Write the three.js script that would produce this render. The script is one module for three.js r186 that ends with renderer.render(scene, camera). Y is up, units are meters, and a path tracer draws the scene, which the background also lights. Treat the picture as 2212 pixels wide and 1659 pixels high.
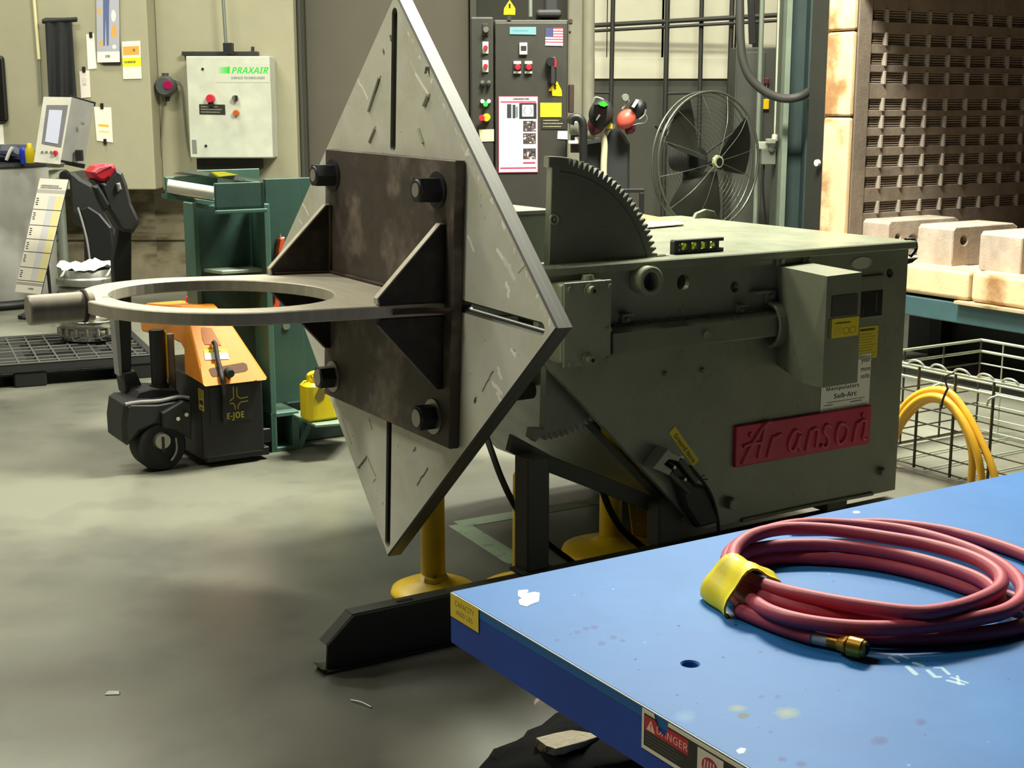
import * as THREE from 'three';
import { RoundedBoxGeometry } from 'three/addons/geometries/RoundedBoxGeometry.js';
import { ConvexGeometry } from 'three/addons/geometries/ConvexGeometry.js';
import { mergeGeometries } from 'three/addons/utils/BufferGeometryUtils.js';
import { RectAreaLightUniformsLib } from 'three/addons/lights/RectAreaLightUniformsLib.js';

// ---------- camera, light, exposure ----------
const FOCAL = 3000, PITCH = Math.atan(607.5 / FOCAL), EYE = 1.6, YAW = 32.1 * Math.PI / 180;
const scene = new THREE.Scene();
scene.background = new THREE.Color(0x000000);
const camera = new THREE.PerspectiveCamera(2 * Math.atan(829.5 / FOCAL) * 180 / Math.PI, 2212 / 1659, 0.05, 100);
camera.position.set(0, EYE, 0);
camera.rotation.set(-PITCH, 0, 0);
const renderer = new THREE.WebGLRenderer({ antialias: true });
renderer.toneMapping = THREE.LinearToneMapping;
renderer.toneMappingExposure = 1.3;
renderer.shadowMap.enabled = true;
RectAreaLightUniformsLib.init();
// ceiling lamp panels, some added as fill light: [x, z, width, depth, radiance]
const LAMPS = [
  [-3.8, -10.4, 2.4, 0.7, 27, 6.3, 'farthest left lamp panel hung before the beige booth wall'],
  [-3.6, -6.8, 2.4, 0.7, 38, 6.0, 'lamp panel hung above the plastic pallet and pallet jack'],
  [-3.4, -3.2, 2.4, 0.7, 23, 5.8, 'nearest left lamp panel above the open concrete floor'],
  [0.3, -8.8, 2.4, 0.7, 10, 6.3, 'lamp panel hung above the dark control cabinet'],
  [0.95, -6.6, 1.6, 0.7, 185, 4.8, 'added low lamp panel brightening the top of the welding positioner'],  // added lamp without a known source, brightens the positioner top
  [2.0, -10.6, 2.4, 0.7, 26, 6.3, 'added lamp panel lighting the cream panels and fan'],  // extra lamp put in to light the cream panels
  [3.2, -7.6, 1.6, 0.7, 16, 5.4, 'added lamp panel lighting the open furnace jamb'],  // extra lamp put in to light the furnace jamb
];

// ---------- helpers ----------
let seed = 12345;
const rnd = () => { seed = (seed * 1664525 + 1013904223) >>> 0; return seed / 4294967296; };
const used = new Map();
function numbered(n) { const k = used.get(n) || 0; used.set(n, k + 1); return k ? n + '_' + String(k).padStart(3, '0') : n; }
const CP = Math.cos(PITCH), SP = Math.sin(PITCH), CA = Math.cos(YAW), SA = Math.sin(YAW);
// a direction through a pixel of the photograph, then its meeting with a plane that stands in the hall
function ray(px, py) { const a = (px - 1106) / FOCAL, b = (829.5 - py) / FOCAL; return [a, -SP + b * CP, -CP - b * SP]; }
const atD = (px, py, D) => { const r = ray(px, py), t = -D / r[2]; return [r[0] * t, EYE + r[1] * t]; };           // [x, y]
const atH = (px, py, h) => { const r = ray(px, py), t = (h - EYE) / r[1]; return [r[0] * t, -r[2] * t]; };          // [x, D]
const toM = (x, D) => [x * CA + D * SA, -x * SA + D * CA];                                                       // [U, V]
const mH = (px, py, h) => toM(...atH(px, py, h));
const mV = (px, py, v) => { const r = ray(px, py), t = v / (-r[0] * SA - r[2] * CA); return [(r[0] * CA - r[2] * SA) * t, EYE + r[1] * t]; };
const mU = (px, py, u) => { const r = ray(px, py), t = u / (r[0] * CA - r[2] * SA); return [(-r[0] * SA - r[2] * CA) * t, EYE + r[1] * t]; };
// frames: 'w' = hall (x, height, distance), 'm' = machine axes (u, height, v)
const offs = new WeakMap();
function thing(name, label, category, f, at, group) {
  const o = new THREE.Group(); o.name = numbered(name); scene.add(o);
  const [a, h, d] = at;
  if (f === 'm') { o.position.set(a * CA - d * SA, h, -(a * SA + d * CA)); o.rotation.y = YAW; } else o.position.set(a, h, -d);
  o.userData = { label, category }; if (group) o.userData.group = group;
  offs.set(o, [-a, -h, d]);
  return o;
}
function frameUV(g) {
  const p = g.attributes.position, n = g.attributes.normal, uv = new Float32Array(p.count * 2);
  for (let i = 0; i < p.count; i++) {
    const x = Math.abs(n.getX(i)), y = Math.abs(n.getY(i)), z = Math.abs(n.getZ(i));
    if (x >= y && x >= z) { uv[2 * i] = p.getZ(i); uv[2 * i + 1] = p.getY(i); }
    else if (y >= z) { uv[2 * i] = p.getX(i); uv[2 * i + 1] = p.getZ(i); }
    else { uv[2 * i] = p.getX(i); uv[2 * i + 1] = p.getY(i); }
  }
  g.setAttribute('uv', new THREE.BufferAttribute(uv, 2));
}
function prep(list, keepUV) {
  list = (Array.isArray(list) ? list : [list]).map(g0 => {
    const g = g0.index ? g0.toNonIndexed() : g0.clone();
    for (const k of Object.keys(g.attributes)) if (k !== 'position' && k !== 'normal' && !(keepUV && k === 'uv')) g.deleteAttribute(k);
    return g;
  });
  const g = list.length > 1 ? mergeGeometries(list) : list[0];
  if (!keepUV) frameUV(g);
  return g;
}
function part(name, geoms, mat, parent, o = {}) {
  const g = prep(geoms, o.keepUV);
  const off = offs.get(parent);
  if (off) g.translate(...off);
  const m = new THREE.Mesh(g, mat); m.name = o.top ? numbered(name) : name; m.castShadow = m.receiveShadow = true;
  if (off) offs.set(m, off);
  if (o.label) m.userData.label = o.label;
  if (o.kind) m.userData.kind = o.kind;
  parent.add(m); return m;
}
// a thing that is one mesh
function solo(name, label, category, f, at, geoms, mat, o = {}) {
  const g = prep(geoms, o.keepUV); const [a, h, d] = at; g.translate(-a, -h, d);
  const m = new THREE.Mesh(g, mat); m.name = numbered(name); m.castShadow = m.receiveShadow = true;
  if (f === 'm') { m.position.set(a * CA - d * SA, h, -(a * SA + d * CA)); m.rotation.y = YAW; } else m.position.set(a, h, -d);
  m.userData = { label, category }; if (o.group) m.userData.group = o.group;
  scene.add(m); return m;
}
function struct(name, geoms, mat, f = 'w') {
  const m = new THREE.Mesh(prep(geoms), mat); m.name = name; m.castShadow = m.receiveShadow = true; m.userData = { kind: 'structure' };
  if (f === 'm') m.rotation.y = YAW;
  scene.add(m); return m;
}
// geometries in frame coordinates (a across, h up, d away)
function rb(a0, a1, h0, h1, d0, d1, r = 0.004) {
  const w = a1 - a0, h = h1 - h0, d = d1 - d0, rr = Math.min(r, w * .45, h * .45, d * .45);
  const g = r > 0 ? new RoundedBoxGeometry(w, h, d, 1, rr) : new THREE.BoxGeometry(w, h, d);
  return g.translate((a0 + a1) / 2, (h0 + h1) / 2, -(d0 + d1) / 2);
}
const V3 = (a, h, d) => new THREE.Vector3(a, h, -d);
function cyl(p, q, r0, r1 = r0, seg = 20, open = false) {
  const a = V3(...p), b = V3(...q), d = b.clone().sub(a), L = d.length();
  const g = new THREE.CylinderGeometry(r1, r0, L, seg, 1, open);
  g.applyQuaternion(new THREE.Quaternion().setFromUnitVectors(new THREE.Vector3(0, 1, 0), d.normalize()));
  return g.translate((a.x + b.x) / 2, (a.y + b.y) / 2, (a.z + b.z) / 2);
}
function tube(pts, r, seg = 40, rad = 8, closed = false) {
  return new THREE.TubeGeometry(new THREE.CatmullRomCurve3(pts.map(p => V3(...p)), closed, 'centripetal'), seg, r, rad, closed);
}
function shp(pts, holes = []) {
  const s = new THREE.Shape(pts.map(p => new THREE.Vector2(p[0], p[1])));
  for (const h of holes) s.holes.push(new THREE.Path(h.map(p => new THREE.Vector2(p[0], p[1]))));
  return s;
}
function ext(pts, depth, holes, bev) {
  const b = Math.min(bev, depth * .45);
  return new THREE.ExtrudeGeometry(shp(pts, holes), { depth: depth - 2 * b, bevelEnabled: b > 0, bevelThickness: b, bevelSize: b, bevelOffset: -b, bevelSegments: 1, curveSegments: 12 }).translate(0, 0, b);
}
const exV = (pts, d0, d1, holes = [], bev = .002) => ext(pts, d1 - d0, holes, bev).translate(0, 0, -d1);                       // pts [a, h]
const exH = (pts, h0, h1, holes = [], bev = .002) => ext(pts, h1 - h0, holes, bev).translate(0, 0, h0).rotateX(-Math.PI / 2);  // pts [a, d]
const exU = (pts, a0, a1, holes = [], bev = .002) => ext(pts, a1 - a0, holes, bev).translate(0, 0, a0).rotateY(Math.PI / 2);   // pts [d, h]
const circ = (x, y, r, n = 28, a0 = 0, a1 = Math.PI * 2) => Array.from({ length: n }, (_, i) => { const a = a0 + (a1 - a0) * i / (a1 - a0 > 6.28 ? n : n - 1); return [x + r * Math.cos(a), y + r * Math.sin(a)]; });
function slot(x0, y0, x1, y1, r, n = 10) {
  const a = Math.atan2(y1 - y0, x1 - x0);
  return [...circ(x1, y1, r, n, a - Math.PI / 2, a + Math.PI / 2), ...circ(x0, y0, r, n, a + Math.PI / 2, a + 1.5 * Math.PI)];
}
function hexBolt(p, dir, af, len, hole = 0) {       // hexagon prism from p along dir
  const q = p.map((c, i) => c + dir[i] * len);
  const hx = cyl(p, q, af / 2 / Math.cos(Math.PI / 6), undefined, 6).toNonIndexed(); hx.computeVertexNormals();
  const g = [hx];
  g.push(cyl(q, q.map((c, i) => c + dir[i] * len * .06), af * .46, af * .42, 18));
  return g;
}
function lathe(prof, at, seg = 32) { return new THREE.LatheGeometry(prof.map(p => new THREE.Vector2(p[0], p[1])), seg).translate(at[0], at[1], -at[2]); }
const hull = pts => new ConvexGeometry(pts.map(p => V3(...p)));
// pixel rectangle on a plane at distance D that faces the camera, th thick
function wbox(x0, y0, x1, y1, D, th, r = .006) { const a = atD(x0, y0, D), b = atD(x1, y1, D); return rb(Math.min(a[0], b[0]), Math.max(a[0], b[0]), Math.min(a[1], b[1]), Math.max(a[1], b[1]), D, D + th, r); }
const wp = (px, py, D) => { const a = atD(px, py, D); return [a[0], a[1], D]; };
const wpoly = (pts, D0, D1, bev = .003, holes = []) => exV(pts.map(p => atD(p[0], p[1], D0)), D0, D1, holes, bev);
// flat prints
function planeW(x0, y0, x1, y1, D, tilt = 0) {
  const a = atD(x0, y0, D), b = atD(x1, y1, D);
  return new THREE.PlaneGeometry(Math.abs(b[0] - a[0]), Math.abs(b[1] - a[1])).rotateZ(tilt).translate((a[0] + b[0]) / 2, (a[1] + b[1]) / 2, -D);
}
function planeV(u0, u1, h0, h1, v, tilt = 0) { return new THREE.PlaneGeometry(u1 - u0, h1 - h0).rotateZ(tilt).translate((u0 + u1) / 2, (h0 + h1) / 2, -v); }
function planeU(v0, v1, h0, h1, u) { return new THREE.PlaneGeometry(v1 - v0, h1 - h0).rotateY(-Math.PI / 2).translate(u, (h0 + h1) / 2, -(v0 + v1) / 2); }
function planeH(a0, a1, d0, d1, h) { return new THREE.PlaneGeometry(a1 - a0, d1 - d0).rotateX(-Math.PI / 2).translate((a0 + a1) / 2, h, -(d0 + d1) / 2); }

// ---------- procedural textures ----------
function hv(x, y, s) { let h = Math.imul(x, 374761393) ^ Math.imul(y, 668265263) ^ Math.imul(s, 1274126177); h = Math.imul(h ^ (h >>> 13), 1274126177); h = Math.imul(h ^ (h >>> 15), 2246822519); return ((h ^ (h >>> 16)) >>> 0) / 4294967296; }
function vnoise(x, y, per, s) {
  const xi = Math.floor(x), yi = Math.floor(y), fx = x - xi, fy = y - yi, u = fx * fx * (3 - 2 * fx), w = fy * fy * (3 - 2 * fy);
  const x0 = ((xi % per) + per) % per, x1 = (x0 + 1) % per, y0 = ((yi % per) + per) % per, y1 = (y0 + 1) % per;
  const a = hv(x0, y0, s), b = hv(x1, y0, s), c = hv(x0, y1, s), d = hv(x1, y1, s);
  return a + (b - a) * u + (c - a) * w + (a - b - c + d) * u * w;
}
function fbm(u, v, per, oct, s, sx = 1) {
  let t = 0, a = .5, n = 0, p = per;
  for (let i = 0; i < oct; i++) { t += a * vnoise(u * p * sx, v * p, p * Math.max(1, sx), s + i); n += a; a *= .55; p *= 2; }
  return t / n;
}
function tex(size, fn, metres, color = true) {
  const d = new Uint8Array(size * size * 4);
  for (let y = 0; y < size; y++) for (let x = 0; x < size; x++) {
    const c = fn(x / size, y / size), i = (y * size + x) * 4;
    if (typeof c === 'number') d[i] = d[i + 1] = d[i + 2] = Math.max(0, Math.min(255, c * 255));
    else for (let k = 0; k < 3; k++) d[i + k] = Math.max(0, Math.min(255, c[k] * 255));
    d[i + 3] = 255;
  }
  const t = new THREE.DataTexture(d, size, size, THREE.RGBAFormat);
  t.wrapS = t.wrapT = THREE.RepeatWrapping; t.magFilter = THREE.LinearFilter; t.minFilter = THREE.LinearMipmapLinearFilter; t.generateMipmaps = true;
  if (color) t.colorSpace = THREE.SRGBColorSpace;
  t.repeat.set(1 / metres, 1 / metres); t.needsUpdate = true; return t;
}
const sm = (a, b, x) => { const t = Math.max(0, Math.min(1, (x - a) / (b - a))); return t * t * (3 - 2 * t); };
const mix = (a, b, t) => a.map((c, i) => c + (b[i] - c) * t);
const T = {
  mott: tex(512, (u, v) => .84 + .16 * fbm(u, v, 6, 5, 3) + .04 * (hv(Math.floor(u * 512), Math.floor(v * 512), 9) - .5), .8),
  bump: tex(512, (u, v) => .5 + .5 * (fbm(u, v, 48, 3, 21) - .5), .5, false),
  rough: tex(512, (u, v) => .62 + .38 * fbm(u, v, 8, 4, 33), .7, false),
  scale: tex(512, (u, v) => { const a = sm(.45, .7, fbm(u, v, 7, 5, 41)), b = fbm(u, v, 30, 3, 47); return mix([.62, .6, .57], [1, .98, .95], a * (.35 + .65 * b)).map(c => c * (.85 + .15 * b)); }, .9),
  brushed: tex(512, (u, v) => .86 + .14 * fbm(u, v, 4, 5, 51, 10), .6),
  scuff: tex(512, (u, v) => { const a = fbm(u, v, 5, 5, 61), b = sm(.62, .72, fbm(u, v, 22, 3, 67)); return mix([.86, .86, .85], [1, 1, 1], a).map(c => c * (1 - .14 * b)); }, 1.1),
  fibre: tex(512, (u, v) => { const a = sm(.52, .78, fbm(u, v, 5, 5, 71)), b = fbm(u, v, 20, 3, 77); return mix([1, .97, .92], [.62, .47, .32], a * .8).map(c => c * (.86 + .14 * b)); }, 1.3),
  soot: tex(512, (u, v) => { const a = fbm(u, v, 4, 5, 81, 3), b = fbm(u, v, 26, 3, 87); return mix([.72, .69, .66], [1, .97, .93], a).map(c => c * (.88 + .12 * b)); }, 1.2),
  wall: tex(512, (u, v) => { const a = fbm(u, v, 3, 5, 91), b = fbm(u, v, 24, 3, 95); return (.9 + .1 * a) * (.97 + .03 * b); }, 2.5),
  grime: tex(512, (u, v) => { const a = sm(.4, .72, fbm(u * .6, v * 1.6, 8, 5, 101)), b = fbm(u, v, 20, 3, 105); return mix([1, .98, .94], [.66, .62, .54], a).map(c => c * (.86 + .14 * b)); }, 1.6),
  floor: tex(1024, (u, v) => {
    const a = fbm(u, v, 5, 6, 111), b = fbm(u, v, 3, 4, 117), c = hv(Math.floor(u * 1024), Math.floor(v * 1024), 5), d = fbm(u, v, 40, 3, 121);
    const k = .58 + .3 * sm(.3, .7, a) + .16 * sm(.35, .65, b) + .03 * (c - .5) - .05 * sm(.55, .75, d);
    return [k, k * .995, k * .965];
  }, 7),
  floorR: tex(512, (u, v) => .3 + .3 * fbm(u, v, 5, 5, 131), 4, false),
};
function mat(hex, o = {}) {
  const p = { color: new THREE.Color(hex), roughness: o.r ?? .55, metalness: o.m ?? 0 };
  if (o.map !== null) p.map = o.map || T.mott;
  if (o.bump) { p.bumpMap = T.bump; p.bumpScale = o.bump; }
  if (o.rm) p.roughnessMap = T.rough;
  if (o.side) p.side = THREE.DoubleSide;
  if (o.e) { p.emissive = new THREE.Color(o.e); p.emissiveIntensity = o.ei ?? 1; }
  return o.cc ? new THREE.MeshPhysicalMaterial({ ...p, clearcoat: o.cc, clearcoatRoughness: .25 }) : new THREE.MeshStandardMaterial(p);
}
const M = {
  olive: mat(0x808470, { r: .38, rm: 1, bump: .0006 }), oliveRough: mat(0x6c7366, { r: .6, bump: .001 }), gear: mat(0x63675a, { r: .42, rm: 1, bump: .0006 }), slope: mat(0x6c6f60, { r: .42, rm: 1, bump: .0008 }), oliveDark: mat(0x3c3d35, { r: .55, bump: .0008 }),
  faceSteel: mat(0xc4c2b4, { r: .5, m: .2, map: T.scuff }), edgeSteel: mat(0x989a88, { r: .5, m: .5, map: T.scuff, bump: .0015 }),
  millscale: mat(0x8a8078, { r: .62, m: .25, map: T.scale, bump: .0005 }), gusset: mat(0x4a4540, { r: .6, m: .2, map: T.scale, bump: .0004 }), ringSteel: mat(0xc2baa6, { r: .45, m: .15, map: T.brushed }),
  barSteel: mat(0xa29a8c, { r: .42, m: .3, map: T.brushed }), rust: mat(0x5b4334, { r: .8, map: T.scale }),
  boltDark: mat(0x34353a, { r: .48, m: .4 }), washer: mat(0xaaa89e, { r: .4, m: .7 }), chrome: mat(0xd4d2c8, { r: .18, m: 1, map: T.brushed }),
  steel: mat(0xa8a89f, { r: .35, m: .8, map: T.brushed }), galv: mat(0x8d9488, { r: .5, m: .5 }),
  black: mat(0x101113, { r: .5 }), blackMatte: new THREE.MeshPhysicalMaterial({ color: 0x0d0d0d, roughness: .95, specularIntensity: .15 }), rubber: mat(0x121214, { r: .75 }), charcoal: mat(0x1f2021, { r: .6, bump: .0005 }),
  blueTop: mat(0x4f8fdb, { r: .46, rm: 1, map: T.scuff, bump: .0004 }), blueEdge: mat(0x0a46b4, { r: .7 }), white: mat(0xeeece2, { r: .6 }), paper: mat(0xf2efe2, { r: .85, map: null }),
  hose: mat(0xbc4257, { r: .58, bump: .0004 }), tagYellow: mat(0xf4e01c, { r: .5 }), brass: mat(0xc9973a, { r: .3, m: .85, map: T.brushed }),
  yellow: mat(0xf7cf14, { r: .42 }), yellowPlastic: mat(0xe8cf16, { r: .45 }), yellowHose: mat(0xe7b02c, { r: .5 }),
  orange: mat(0xe58c22, { r: .42, bump: .0004 }), red: mat(0xc81f36, { r: .42 }), letterRed: mat(0xd2506c, { r: .45 }), redPlate: mat(0xc40e46, { r: .45, bump: .0008 }),
  green: mat(0x466c5f, { r: .5, bump: .0006 }), greenShaded: mat(0x32524a, { r: .5, bump: .0006 }), teal: mat(0x3c4d4c, { r: .5 }), tealBeam: mat(0x3b5a5e, { r: .5 }),  // one green paint in two tones: shade on plate faces put into colour
  cabinet: mat(0xcfd3c2, { r: .45 }), ctrl: mat(0x33322c, { r: .5, bump: .0005 }), cream: mat(0xcfcbb4, { r: .7, map: T.wall }),
  wallBeige: mat(0xa9a58a, { r: .6, map: T.wall }), wallBrown: mat(0x5f5a4d, { r: .7, map: T.wall }), wallGrey: mat(0x4a4a40, { r: .7, map: T.wall }), wallFar: mat(0x34332d, { r: .8, map: T.wall }), wallHall: mat(0x6d6a5c, { r: .8, map: T.wall }), kick: mat(0x8f8974, { r: .8, map: T.grime }),
  darkSteel: mat(0x33342f, { r: .5, m: .3 }), frame: mat(0x2c2c27, { r: .6 }),
  fibre: mat(0xe0c8a6, { r: .95, map: T.fibre, bump: .002 }), brick: mat(0x8e847a, { r: .95, map: T.soot, bump: .002 }), pier: mat(0xc9bfb6, { r: .9, map: T.soot, bump: .002 }), hole: mat(0x0a0a0a, { r: .9, map: null }),
  rod: mat(0x8e7e6f, { r: .8 }), holder: mat(0x9c9187, { r: .9 }),
  tub: mat(0xcfcfc8, { r: .55 }), navy: mat(0x3a3f52, { r: .5 }), blueBright: mat(0x1c3bd0, { r: .5 }), whitePaint: mat(0xe4e2d4, { r: .45 }), greyPaint: mat(0x8e8e8c, { r: .5 }),
  kraft: mat(0xc48a44, { r: .8 }), wire: mat(0xb9c2ae, { r: .35, m: .6, map: null }), wireDark: mat(0x4a4438, { r: .5, m: .4, map: null }),
  plasticFilm: mat(0xdcebe2, { r: .25 }), glassDark: mat(0x14110f, { r: .12, map: null }), screen: mat(0xb9bccb, { r: .2, map: null, e: 0x9c9fb4, ei: .35 }),
  vial: mat(0xc7e22a, { r: .2, map: null, e: 0x9dbb18, ei: .15 }), orangeStrap: mat(0xe2522a, { r: .6 }), lime: mat(0x35b02b, { r: .4 }), salmon: mat(0xd95b4a, { r: .4 }), maroon: mat(0x5e1f31, { r: .45 }),
  ledRed: mat(0xd01f2c, { r: .3, map: null, e: 0xff2030, ei: .5 }), ledGreen: mat(0x2cc84a, { r: .3, map: null, e: 0x30ff50, ei: .5 }), btnYellow: mat(0xd0b428, { r: .4 }),
  concrete: new THREE.MeshPhysicalMaterial({ color: 0x84857b, map: T.floor, roughness: .8, roughnessMap: T.floorR, ior: 1.7 }),
  mark: mat(0x8d9f86, { r: .6, map: T.scuff }), ceil: mat(0x55534b, { r: .9 }), lampHousing: mat(0x777777, { r: .6 }), lampFace: new THREE.MeshStandardMaterial({ color: 0xffffff, emissive: 0xfff2dc, emissiveIntensity: 4 }),
};
M.plasticFilm.side = THREE.DoubleSide;
function printMat(w, h, draw, o = {}) {
  const c = document.createElement('canvas'); c.width = w; c.height = h;
  const x = c.getContext('2d'); draw(x, w, h);
  const t = new THREE.CanvasTexture(c); t.colorSpace = THREE.SRGBColorSpace; t.anisotropy = 8;
  return new THREE.MeshStandardMaterial({ map: t, roughness: o.r ?? .6, side: o.side ? THREE.DoubleSide : THREE.FrontSide });
}
function physPrint(m, o) { return new THREE.MeshPhysicalMaterial({ map: m.map, ...o }); }
function fillBg(x, w, h, c) { x.fillStyle = c; x.fillRect(0, 0, w, h); }
function txt(x, s, px, py, size, color, o = {}) { x.fillStyle = color; x.font = (o.b ? 'bold ' : '') + (o.i ? 'italic ' : '') + size + 'px ' + (o.f || 'sans-serif'); x.textAlign = o.a || 'center'; x.textBaseline = 'middle'; if (o.w) x.fillText(s, px, py, o.w); else x.fillText(s, px, py); }
function greek(x, x0, y0, w, n, dy, c, hgt = 2) { x.fillStyle = c; for (let i = 0; i < n; i++) { let p = 0; const L = w * (.75 + .25 * ((i * 37 % 10) / 10)); while (p < L) { const q = 4 + ((i * 13 + p * 7) % 11); x.fillRect(x0 + p, y0 + i * dy, Math.min(q, L - p), hgt); p += q + 2.5; } } }

// ---------- the hall ----------
const X0 = -7, X1 = 9, DB = 13.6, DF = -4, HC = 7;
struct('floor', rb(X0 - .3, X1 + .3, -.3, 0, DF - .3, DB + .3, 0), M.concrete);
struct('ceiling', rb(X0 - .3, X1 + .3, HC, HC + .3, DF - .3, DB + .3, 0), M.ceil);
struct('wall_back', rb(X0 - .3, X1 + .3, 0, HC, DB, DB + .3, 0), M.wallGrey);
struct('wall_front', rb(X0 - .3, X1 + .3, 0, HC, DF - .3, DF, 0), M.wallFar);
struct('wall_left', rb(X0 - .3, X0, 0, HC, DF, DB, 0), M.wallHall);
struct('wall_right', rb(X1, X1 + .3, 0, HC, DF, DB, 0), M.wallFar);
{
  const xa = atD(331, 300, 11.9)[0], xb = atD(645, 200, 12.3)[0], xc = atD(1016, 200, 12.7)[0], hB = atD(310, 410, 11.9)[1];
  struct('wall_booth', rb(X0, xa, hB, 5.2, 11.9, 12.7, .012), M.wallBeige);
  struct('wall_booth_panel', rb(xa, xb, hB - .02, 5.2, 12.15, 12.7, .012), M.wallBeige);
  struct('wall_booth_base', rb(X0, xb - .02, 0, hB, 12.5, 12.7, .004), M.kick);
  struct('trim_1', rb(X0, xb - .02, hB * .45, hB * .45 + .05, 12.47, 12.5, .004), M.kick);
  struct('wall_middle', rb(xb + .05, xc, 0, 5.2, 12.45, 12.7, .01), M.wallBrown);
  struct('wall_middle_edge', rb(xc + .01, xc + .07, 0, 5.2, 12.35, 12.7, .01), M.wallGrey);
  struct('trim_2', [cyl([xb + .02, .6, 12.3], [xb + .02, 5.2, 12.3], .02), rb(xb - .01, xb + .05, .75, 5.2, 12.35, 12.6, .004)], M.wallGrey);
}
for (const [x, z, w, d, I, LAMP_H, lb] of LAMPS) {
  const t = thing('ceiling_lamp', lb, 'lamp', 'w', [x, LAMP_H, -z], 'lamp panels under the hall ceiling');
  part('housing', [rb(x - w / 2 - .05, x + w / 2 + .05, LAMP_H, LAMP_H + .09, -z - d / 2 - .05, -z + d / 2 + .05, .01), cyl([x - w * .4, LAMP_H + .08, -z], [x - w * .4, HC, -z], .01), cyl([x + w * .4, LAMP_H + .08, -z], [x + w * .4, HC, -z], .01)], M.lampHousing, t);
  part('diffuser', rb(x - w / 2, x + w / 2, LAMP_H - .012, LAMP_H + .004, -z - d / 2, -z + d / 2, 0), M.lampFace, t);
  const L = new THREE.RectAreaLight(0xfcfbe8, I, w, d); L.position.set(x, LAMP_H - .02, z); L.rotation.x = -Math.PI / 2; scene.add(L);
}
// painted floor lines
{
  const a = atH(990, 1133, 0), b = atH(1330, 1076, 0), c = atH(1120, 1215, 0);
  const line = (p, q, w) => { const dx = q[0] - p[0], dy = q[1] - p[1], L = Math.hypot(dx, dy), n = [-dy / L * w / 2, dx / L * w / 2]; return exH([[p[0] + n[0], p[1] + n[1]], [q[0] + n[0], q[1] + n[1]], [q[0] - n[0], q[1] - n[1]], [p[0] - n[0], p[1] - n[1]]].map(v => v), 0, .0015, [], 0); };
  struct('trim_3', line(a, b, .085), M.mark); struct('trim_4', line(a, c, .085).scale(1, .6, 1), M.mark);
}

// ---------- welding positioner ----------
const TILT = 1.7 * Math.PI / 180, ROLL = .5 * Math.PI / 180;
const TF = new THREE.Matrix4().makeTranslation(1.944, 1.048, -3.8).multiply(new THREE.Matrix4().makeRotationZ(-TILT)).multiply(new THREE.Matrix4().makeRotationX(ROLL));
const tf = g => { const q = (Array.isArray(g) ? g : [g]).map(x => x.index ? x.toNonIndexed() : x); q.forEach(x => x.applyMatrix4(TF)); return q; };
const tiltN = TF.clone(); // tilt frame to machine frame
const O3 = new THREE.Vector3(0, 0, 0).applyMatrix4(TF), NX = new THREE.Vector3(-1, 0, 0).transformDirection(TF);
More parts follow.
